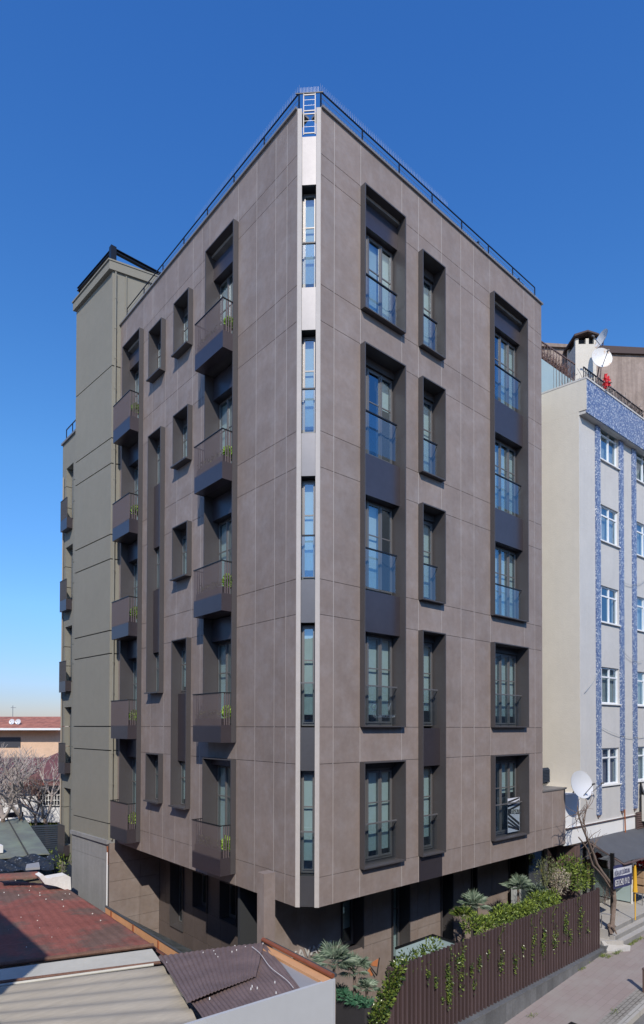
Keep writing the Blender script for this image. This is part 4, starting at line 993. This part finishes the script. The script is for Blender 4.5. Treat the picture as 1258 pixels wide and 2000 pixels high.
pts = [pl(1,-.7,x,y) for x,y in ((1160,1672),(1146,1640),(1140,1600),(1146,1575))]; mb.path(pts,.03,.012)
for st in ((1131,1596),(1140,1610),(1146,1580),(1126,1590),(1150,1640),(1160,1655)):
    for _ in range(6):
        p = pl(1,-.8,*st); v = Vector((rnd.uniform(-1,1),rnd.uniform(-.3,.3),rnd.uniform(-.5,1))).normalized(); pts=[p]
        for k in range(4): p = p+v*.16; v=(v+Vector((rnd.uniform(-.5,.5),rnd.uniform(-.3,.3),rnd.uniform(-.4,.4)))).normalized(); pts.append(p)
        mb.path(pts,.012,.005,n=4)
p = pl(1,-1,1185,1735)
for _ in range(26): a_ = p+Vector((rnd.uniform(-.2,.25),rnd.uniform(-.05,.05),rnd.uniform(-.2,.1))); mb.path([a_,a_+Vector((rnd.uniform(-.1,.1),0,-.2)),a_+Vector((rnd.uniform(-.2,.2),0,-.35))],.006,.003,n=3)
mb.build('branches','bark',vt)
# ventilation louvre on the annex roof
lv_ = MB(); q0 = pl(1,1.0,1060,1495); q1 = pl(1,1.0,1084,1495); 
x0 = 9.62; x1 = q1.x+.38
zt_ = q1.z-.02
lv_.box(x1-.06,x1,.98,1.06,-1.95,zt_)
for k in range(9): z0=-1.88+k*(zt_+1.80)/9; lv_.add([(x0,1.0,z0),(x1-.06,1.0,z0),(x1-.06,1.07,z0+.09),(x0,1.07,z0+.09),(x0,1.02,z0-.01),(x1-.06,1.02,z0-.01),(x1-.06,1.09,z0+.08),(x0,1.09,z0+.08)],[(0,1,2,3),(4,7,6,5),(0,4,5,1),(2,6,7,3),(0,3,7,4),(1,5,6,2)])
lv_.box(x0,x1-.06,1.10,1.12,-1.95,zt_-.05)
tag(lv_.build('louvre_screen','navy_slat'),'dark horizontal louvre screen on the annex roof beside the cream wall','screen')

# ================================================================== LEFT FOREGROUND SHEDS
sh = thing('white_walled_shed',(-2,-.5,-7.6),'low shed with white street wall and brown corrugated roof at the bottom of the photo','shed')
Zs = -4.5
cnr = onZ(655,1912,Zs); gbk = onZ(515,1843,Zs); lft = onZ(370,2000,Zs)
dW = (lft-cnr).normalized(); far = cnr+dW*8
# white street wall
n_in = Vector((-dW.y,dW.x,0)); 
if n_in.y < 0: n_in = -n_in
mb = MB(); mb.prism([(cnr.x,cnr.y,-8.3),(far.x,far.y,-8.3),(far.x,far.y,Zs),(cnr.x,cnr.y,Zs)], n_in*.06); mb.build('street_wall','white_wall',sh)
dG = (gbk-cnr).normalized(); 
mb = MB(); mb.prism([(cnr.x,cnr.y,-8.3),(gbk.x,gbk.y,-8.3),(gbk.x,gbk.y,Zs-.02),(cnr.x,cnr.y+.0,Zs-.02)],(-.06,0,0)); mb.build('side_wall','white_wall',sh)
mb = MB(); cc = cnr+n_in*.05; mb.prism([cc+Vector((-.02,0,.003)),gbk+Vector((-.02,0,.003)),gbk+Vector((-.20,0,.003)),cc+Vector((-.26,0,.003))],(0,0,-.06)); mb.build('wood_fascia','orange_wood',sh)
mb = MB()
a = cnr+Vector((-.045,.02,.06)); b = gbk+Vector((-.02,0,.09))
mb.tube(a,b,.045,n=10); mb.build('gutter_pipe','rust_gutter',sh)
mb = MB(); mb.tube(cnr+Vector((.03,.02,.05)),gbk+Vector((.04,0,.08)),.035,n=8); mb.build('gutter_edge','dark_flash',sh)
# grey inner triangle and brown corrugated sheet
gt = [onZ(522,1846,Zs-.05), onZ(628,1918,Zs-.05), onZ(588,1932,Zs-.05)]
mb = MB(); mb.prism(gt,(0,0,-.03)); mb.build('grey_flashing','grey_sheet',sh)
A_ = onZ(398,1991,Zs-.03); B_ = onZ(590,1934,Zs-.03); C_ = onZ(516,1842,Zs+.02); D_ = onZ(309,1868,Zs-.28)
def corr(nw,amp): return lambda u,v: amp*math.sin(u*nw*2*math.pi)+ .008*math.sin(v*17+u*5)
mb = MB(); mb.sheet([A_,B_,C_,D_],240,16,corr(24,.008),.008); mb.build('corrugated_sheet','brown_sheet',sh)
# lapped second sheet (torn edges) sitting a little proud
A2 = onZ(366,1958,Zs+.0); B2 = onZ(500,1905,Zs+.015); C2 = onZ(516,1841,Zs+.04); D2 = onZ(311,1866,Zs-.25)
mb = MB(); mb.sheet([A2,B2,C2,D2],220,14,corr(20,.008),.01); mb.build('corrugated_sheet','brown_sheet',sh)
mb = MB(); a = onZ(492,1851,Zs+.05); b = onZ(572,1932,Zs+.03); pts=[a*(1-t)+b*t+Vector((.03*math.sin(t*9),0,.02)) for t in [i/12 for i in range(13)]]; mb.path(pts,.005,n=5); mb.build('cable','pvc',sh)
# fixing screws / droppings
mb = MB()
for _ in range(22):
    u=rnd.random(); v=rnd.random(); p=(A_*(1-u)+B_*u)*(1-v)+(D_*(1-u)+C_*u)*v; mb.box(p.x-.007,p.x+.007,p.y-.007,p.y+.007,p.z+.01,p.z+.05)
mb.build('roof_fixing','pvc',sh)
# pale cement roof
cr = thing('cement_roof_shed',(-4.5,1.5,-7.6),'low shed with a weathered beige fibre cement roof at the lower left corner','shed')
zA=-4.72; P_a = onZ(392,2001,Zs-.06); P_b = onZ(318,1886,-4.95); P_c = onZ(-60,1935,-4.95); P_d = onZ(-60,2060,-4.6)
P_a2 = onZ(420,2045,-4.6)
mb = MB(); mb.sheet([P_d,P_a2,P_b,P_c],20,60,lambda u,v: .018*math.sin(v*6.5*2*math.pi),.03); mb.build('cement_sheets','cement_sheet',cr)
cz=-5.0
s_a = onZ(-60,1927,cz); s_b = onZ(316,1880,cz); s_c = onZ(297,1853,cz-.06); s_d = onZ(-60,1901,cz-.06)
mb = MB(); mb.sheet([s_a,s_b,s_c,s_d],10,4,lambda u,v: 0,.03); mb.build('cream_flashing','cream_strip',cr)
mb = MB(); mb.tube(onZ(-60,1926,cz+.05),onZ(318,1879,cz+.05),.035,n=8); mb.build('ridge_pipe','brown_pipe',cr)
mb = MB(); mb.tube(onZ(-60,1933,cz+.04),onZ(300,1884,cz+.04),.03,n=8); mb.build('grey_pipe','cream_strip',cr)
mb = MB(); q = [onZ(-60,1990,-5.1),onZ(310,1900,-5.1)]; mb.prism([(P_d.x-1,P_d.y,-8.4),(P_a.x+.2,P_a.y+.25,-8.4),(s_b.x,s_b.y,-8.4),(s_d.x-1,s_d.y,-8.4)],(0,0,3.1)); mb.build('walls','rubble',cr)
# red roof
rs = thing('red_roof_shed',(-2.5,8,-7.6),'shed with a mossy brick red roof beside the stair tower','shed')
r0 = onZ(-70,1893,-5.12); r1 = onZ(297,1847,-5.25); r2 = onZ(206,1776,-5.55); r3 = onZ(120,1728,-5.50); r4 = onZ(-70,1712,-5.3)
c_ = (r0+r2)/2
mb = MB(); mb.sheet([r0,r1,r3+(r3-r4)*.0,r4],60,84,lambda u,v: .028*((v*7)%1.0)+.02*math.sin(u*3+v*2)+.006*math.sin(u*90),.05); 
mb.build('roof','red_roof',rs)
rr = onZ(345,1878,-5.85); r2b = onZ(206,1784,-5.85)
mb = MB(); mb.sheet([r1+Vector((0,0,-.01)),rr,r2b,r3+Vector((0,0,-.01))],30,30,lambda u,v: .012*math.sin(v*30),.05); mb.build('roof','red_roof',rs,label='plain red strip of roof beside the orange board')
mb = MB(); mb.tube(onZ(-70,1893,-5.06),onZ(300,1846,-5.18),.05,n=8); mb.build('eave_pipe','brown_pipe',rs)
f0 = pl(0,-.6,207,1772); f1 = pl(0,-.6,357,1866)
mb = MB(); mb.prism([(-.62,f0.y,f0.z-.28),(-.62,f1.y,f1.z-.22),(-.62,f1.y,f1.z+.0),(-.62,f0.y,f0.z)],(.03,0,0)); mb.build('board','orange_wood',rs)
mb = MB()
for t in (.1,.42,.74,.98): y=f0.y*(1-t)+f1.y*t; z=f0.z*(1-t)+f1.z*t; mb.box(-.65,-.621,y-.03,y+.03,z-.3,z+.02)
mb.build('board_clip','rust',rs)
mb = MB(); mb.tube((-.6,f0.y,f0.z+.03),(-.6,f1.y,f1.z+.03),.035,n=8); mb.build('dark_edge','dark_flash',rs)
mb = MB(); mb.prism([(-.57,f0.y,-5.72),(-.57,f1.y-1,-5.78),(.05,f1.y-1,-5.9),(-.30,9.4,-5.85)],(0,0,-.05)); mb.build('glass_skirt_roof','green_glass',rs)
mb = MB(); mb.box(-.56,-.50,2.0,9.6,-8,-5.9); mb.build('boundary_wall','concrete',rs)
mb = MB(); mb.prism([(-6,6,-8.4),(-1.6,5.6,-8.4),(-1.6,9.3,-8.4),(-3.8,11.5,-8.4),(-6,12,-8.4)],(0,0,2.75)); mb.build('walls','rubble',rs)
# debris on the red roof
mb = MB()
for _ in range(34):
    u=rnd.random(); v=rnd.random()**.6; p=(r0*(1-u)+r1*u)*(1-v)+(r4*(1-u)+r3*u)*v; s=rnd.uniform(.005,.015); mb.box(p.x-s,p.x+s,p.y-s*.6,p.y+s*.6,p.z+.02,p.z+.04+s*.5)
mb.build('debris','rubble',rs)
mb = MB(); a=onZ(0,1717,-5.05); b=onZ(80,1712,-5.05); mb.sheet([a,b,b+Vector((0,.7,.0)),a+Vector((0,.7,.0))],12,6,lambda u,v: .1*math.sin(v*3.1),.05); mb.build('ridge_tiles','red_roof',rs)
# white rubble wall
z=-5.35
mb = MB(); 
pts2 = [(76,1712),(84,1708),(92,1716),(108,1713),(130,1709),(138,1713),(139,1738),(128,1738),(110,1731),(88,1727)]
P0 = onZ(112,1738,-5.45); Yw = P0.y
poly = [pl(1,Yw,x,y) for x,y in pts2]; mb.prism(poly,(0,.45,0)); tag(mb.build('broken_wall','rubble'),'broken white plaster wall stub between the red roof and the stair tower','wall')
# black tarp and olive sheet roof
ts = thing('tarped_shed',(-5,13,-7.5),'shed roofed with olive sheets and black torn tarpaulin left of the stair tower','shed')
zt=-4.9
a=onZ(-80,1612,-4.55); b=onZ(48,1597,-4.55); c=onZ(97,1668,-4.95); d=onZ(-80,1680,-4.95)
mb = MB(); mb.sheet([d,c,b,a],30,20,lambda u,v: .03*math.sin(u*9),.04); mb.build('sheet_roof','olive_sheet',ts)
mb = MB(); a=onZ(-80,1597,-4.35); b=onZ(46,1586,-4.35); mb.prism([a,b,b+Vector((0,.3,0)),a+Vector((0,.3,0))],(0,0,-.22)); mb.build('ridge_board','brown_cap',ts)
mb = MB(); mb.tube(onZ(14,1598,-4.52),onZ(54,1668,-4.88),.03,n=6); mb.build('sheet_seam','groove',ts)
mb = MB(); a=onZ(-80,1682,-4.98); b=onZ(106,1669,-4.98); c=onZ(106,1700,-5.3); d=onZ(-80,1708,-5.3)
mb.sheet([d,c,b,a],50,16,lambda u,v: .06*math.sin(u*14+v*4)+.05*math.sin(u*31+v*9)+.03*rnd.random(),.03); mb.build('tarpaulin','tarp',ts)
mb = MB(); mb.prism([onZ(50,1700,-5.15),onZ(78,1698,-5.15),onZ(76,1688,-5.10),onZ(52,1692,-5.10)],(0,0,.08)); mb.build('plank','grey_sheet',ts)
mb = MB(); a=onZ(-80,1690,-7.3); mb.prism([(-9,13.4,-8),(-2.7,13.0,-8),(-2.7,17,-8),(-9,17,-8)],(0,0,2.35)); mb.build('walls','interior',ts)
mb = MB(); p=onZ(2,1665,-4.9); mb.box(p.x-.6,p.x+.05,p.y-.1,p.y+.3,p.z,p.z+.28); tag(mb.build('white_box','white_paint'),'small white box on the shed roof at the left edge','box')
# navy louvre fences
def louvre_fence(a,b,h,label):
    a=Vector(a);b=Vector(b); d=(b-a); L=d.length; d.normalize(); n=Vector((-d.y,d.x,0)).normalized()
    t_=thing('louvre_fence',(a+b)/2,label,'fence'); mb=MB(); k=int(h/.10)
    for i in range(k):
        z=.05+i*h/k; o=Vector((0,0,z)); mb.prism([a+o,b+o,b+o+n*.05+Vector((0,0,.085)),a+o+n*.05+Vector((0,0,.085))],n*.012)
    mb.build('louvre_panel','navy_slat',t_)
    mb=MB(); m=max(2,int(L/1.6)+1)
    for i in range(m): p=a+d*(L*i/(m-1)); mb.box(p.x-.03,p.x+.03,p.y-.03,p.y+.03,p.z,p.z+h+.02)
    mb.build('post','navy_slat',t_)
z=-6.9
fa=onZ(30,1705,z); fb=onZ(121,1700,z); ht = (pl(1,fb.y,121,1613).z - z)
louvre_fence((fa.x,fb.y+1.0,z),(fb.x+1.0,fb.y-.2,z),ht,'navy horizontal louvre fence below the dry grass at the far left')
fc=onZ(104,1712,-6.4); fd=Vector((-.45,12.2,-6.4)); 
louvre_fence((fc.x,fc.y,-6.4),(-.30,12.8,-6.4),1.15,'navy louvre fence running to the base of the stair tower')
mb=MB(); p=onZ(104,1690,-6.2); leaf_blob(mb,p+Vector((.1,.4,.3)),(.7,.4,.35),160,.16,.06); leaf_blob(mb,pl(1,14.2,125,1690),(.6,.4,.4),160,.16,.05); tag(mb.build('shrub','leaf_hedge',recalc=False),'green leafy shrub between the two navy louvre fences','shrub')

# ================================================================== FAR LEFT BACKGROUND
# dry grass bank
mb=MB()
for _ in range(2500):
    x=rnd.uniform(20,135); p=onZ(x,rnd.uniform(1613,1625),-5.9+rnd.uniform(-.1,.1)); mb.leaf(p,(rnd.uniform(-.5,.5),0,1),(1,0,0),rnd.uniform(.15,.5),.05)
o=tag(mb.build('dry_grass','grass',recalc=False),'dry yellow green grass bank behind the navy fence','grass'); o['kind']='stuff'
mb=MB(); mb.quad(onZ(-200,1640,-6.0),onZ(150,1640,-6.0),onZ(150,1560,-5.9),onZ(-200,1560,-5.9)); struct('grass_bank',mb,'earth')
# white house with lattice windows: on plane through depth
wh=thing('white_house',facing(34)(60,1600),'long white house with barred lattice windows behind the bare trees','house')
mb=MB(); upbox(mb,-120,190,1533,1606,34); mb.build('wall','house_white',wh)
mb=MB(); upbox(mb,-120,190,1524,1533,33.4,5); mb.build('eave','brown_cap',wh)
for (x0,x1) in ((72,117),(-12,6),(130,170)):
    w_=MB(); upbox(w_,x0,x1,1543,1574,33.97,.2); wo=w_.build('window','house_dark',wh)
    g=MB(); n=9
    for k in range(n): xx=x0+(x1-x0)*k/(n-1); upbox(g,xx-.7,xx+.7,1543,1574,33.85,.05)
    for yy in (1543,1553,1563,1573): upbox(g,x0,x1,yy-.6,yy+.6,33.88,.04)
    g.build('lattice','white_paint',wo)
mb=MB(); at=facing(34.0); h=HV
mb.prism([at(-120,1526)-h*.8,at(190,1526)-h*.8,at(190,1490)+h*6,at(-120,1490)+h*6],(0,0,-.15)); mb.build('roof','maroon_tiles',wh)
ph=thing('peach_house',facing(60)(60,1520),'peach coloured house with a red tiled roof on the far left skyline','house')
mb=MB(); upbox(mb,-120,200,1424,1530,60,8); mb.build('wall','peach',ph)
at=facing(60)
mb=MB(); mb.prism([at(-120,1424)-h*1.2,at(122,1424)-h*1.2,at(112,1398)+h*5,at(-120,1398)+h*5],(0,0,-.2)); mb.build('roof','red_tiles',ph)
mb=MB(); upbox(mb,-120,124,1422,1426,58.6,.3); mb.build('eave_trim','white_paint',ph)
mb=MB(); upbox(mb,-20,40,1440,1460,59.95,.2); mb.build('window','house_dark',ph)
mh=thing('maroon_roofed_house',facing(48)(110,1560),'house with a dark maroon tiled roof between the peach and white houses','house')
mb=MB(); upbox(mb,100,160,1480,1560,48,6); mb.build('wall','peach',mh)
at=facing(48); mb=MB(); mb.prism([at(92,1482)-h*.8,at(175,1482)-h*.8,at(175,1462)+h*3,at(106,1462)+h*3],(0,0,-.2)); mb.build('roof','maroon_tiles',mh)
for k,(px,lab) in enumerate(((23,'left one of two round white dishes on the distant red roof'),(35,'right one of two round white dishes on the distant red roof'))):
    p=facing(61)(px,1409.5); dish(p,(-.62,-.72,.25),.28,lab,'dish_clean',mast=(p.x,p.y,p.z-.6))
mb=MB(); p=facing(59)(25,1400); mb.path([p,p+Vector((0,0,1.1))],.03,n=4); mb.tube(p+Vector((-.2,0,.9)),p+Vector((.3,0,.9)),.02,n=3); tag(mb.build('roof_antenna','steel'),'thin aerial on the distant red roof ridge','antenna')
# bare trees
def bare_tree(base, h, label, seed, m_='twig', depth=6, lean=(0,0)):
    rg=random.Random(seed); t_=thing('bare_tree',base,label,'tree','leafless trees in front of the white house'); tk=MB(); br=MB()
    def grow(p,d,L,r,lv):
        q=p; n=3; dd=d
        for k in range(n):
            dd=(dd+Vector((rg.uniform(-.22,.22),rg.uniform(-.22,.22),rg.uniform(-.05,.18)))).normalized(); q2=q+dd*L/n
            (tk if lv<1 else br).tube(q,q2,r*(1-.3*k/n),r*(1-.3*(k+1)/n),5 if lv<3 else 3,False); q=q2
            if lv>=2 and k<2 and lv<depth:
                e=(dd+Vector((rg.uniform(-1,1),rg.uniform(-1,1),rg.uniform(-.2,.7)))).normalized(); grow(q,e,L*.6,r*.4,lv+2)
        if lv>=depth: return
        for k in range(3 if lv<3 else 2+(rg.random()<.5)):
            a=rg.uniform(0,6.28); sp=rg.uniform(.45,.85); side=dd.orthogonal().normalized(); side.rotate(Matrix.Rotation(a,3,dd)); e=(dd+side*sp).normalized(); e.z=e.z*.85+.1
            grow(q,e.normalized(),L*rg.uniform(.66,.85),r*.62,lv+1)
    grow(Vector(base),Vector((lean[0],lean[1],1)).normalized(),h*.23,h*.019,0)
    tk.build('trunk','bark',t_); br.build('branches',m_,t_,recalc=False)
for i,(px,D,h_,lab) in enumerate(((50,29.5,7.3,'widest leafless tree with grey twigs, in front of the white house wall'),(94,30.5,6.2,'leafless tree nearest the olive rear wing, right of the widest one'),(2,29,7.0,'leafless tree cut by the left edge of the photo'),(-45,30,5.4,'leafless tree beyond the left edge'))):
    if px < -40: continue
    p=facing(D)(px,1612); bare_tree((p.x,p.y,-6.0),h_,lab,11+i,depth=5,lean=(.1*(i-1),0))
bare_tree((facing(33)(70,1600).x,facing(33)(70,1600).y,-5.9),4.6,'reddish leafless tree behind the others, against the maroon roof',29,'twig_red',5)
# distant sea of the bay / haze line is left to the sky

# ================================================================== off-frame neighbours behind the photographer (the terrace casts the lower-left shadow; the row shows in the lower panes; row and far block cut low sky light)
ob=thing('terrace_houses',(-14,0,-8.6),'plain terrace of houses beside the photographer that shades the lower left roofs','building')
mb=MB(); mb.box(-20,-9,-2.7,26,-8.6,2.54); mb.box(-20,-9,-13,-2.702,-8.6,.3); mb.build('wall','render_grey',ob)
ob2=thing('row_house_opposite',(5,-20,-8.6),'unseen row of plain four storey houses across the street','building')  # unseen row, raised to block low sky light and darken lower reflections
mb=MB(); mb.box(-22,50,-28,-16.5,-8.6,5.9); mb.build('wall','tan_wall',ob2)
mb=MB()
for k in range(20):
    for zz in (-6.9,-3.6,-.4,2.8): mb.box(-19+k*3.3,-17.4+k*3.3,-16.52,-16.49,zz,zz+1.5)
mb.build('window','house_dark',ob2)
ob3=thing('sky_blocker',(-30,10,-8.6),'unseen plain block added beyond the low houses to cut the sky light','building')  # unseen block added to cut low sky fill and deepen the shade
mb=MB(); mb.box(-36,-25,-15,45,-8.6,11); mb.build('wall','tan_wall',ob3)

# reflection in the lowest right hand window, built as a striped panel with mirrored letters
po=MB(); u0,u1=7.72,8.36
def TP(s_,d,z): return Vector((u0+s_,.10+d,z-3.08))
po.box(0,u1-u0,0,.006,0,1.0,TP); pw_=po.build('reflected_panel','white_cloth',apt)
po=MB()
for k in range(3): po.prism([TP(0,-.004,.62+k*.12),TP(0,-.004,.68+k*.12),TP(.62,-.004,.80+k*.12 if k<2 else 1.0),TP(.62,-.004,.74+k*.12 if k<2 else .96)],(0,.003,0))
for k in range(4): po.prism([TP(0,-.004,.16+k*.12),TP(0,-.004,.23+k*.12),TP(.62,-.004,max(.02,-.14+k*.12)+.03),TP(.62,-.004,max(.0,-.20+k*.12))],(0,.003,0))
po.prism([TP(0,-.006,.56),TP(.62,-.006,.50),TP(.62,-.006,.64),TP(0,-.006,.70)],(0,.003,0)); po.build('reflected_stripes','ink',apt)
text_mesh('reflected_lettering','TAŞITI',.17,lambda a,d,z: Vector((u1-.05+a,.088+d,-3.08+.53+z+(-.05*a))),'white_paint',apt,.001,mirror=True,sx=.85)

# sign reflection built as pale mirrored letters on the glass of the fourth window of the left column
glass('sign_reflection', (.80,.86,.86), .42, rough=.35)
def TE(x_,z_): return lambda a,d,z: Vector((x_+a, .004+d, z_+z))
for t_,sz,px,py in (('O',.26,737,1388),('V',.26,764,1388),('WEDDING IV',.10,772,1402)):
    q = pl(1,.0,px,py); text_mesh('sign_reflection_text',t_,sz,TE(q.x,q.z),'sign_reflection',apt,.001,mirror=True,sx=1.0 if sz>.2 else 1.25)

scene.render.engine='CYCLES'
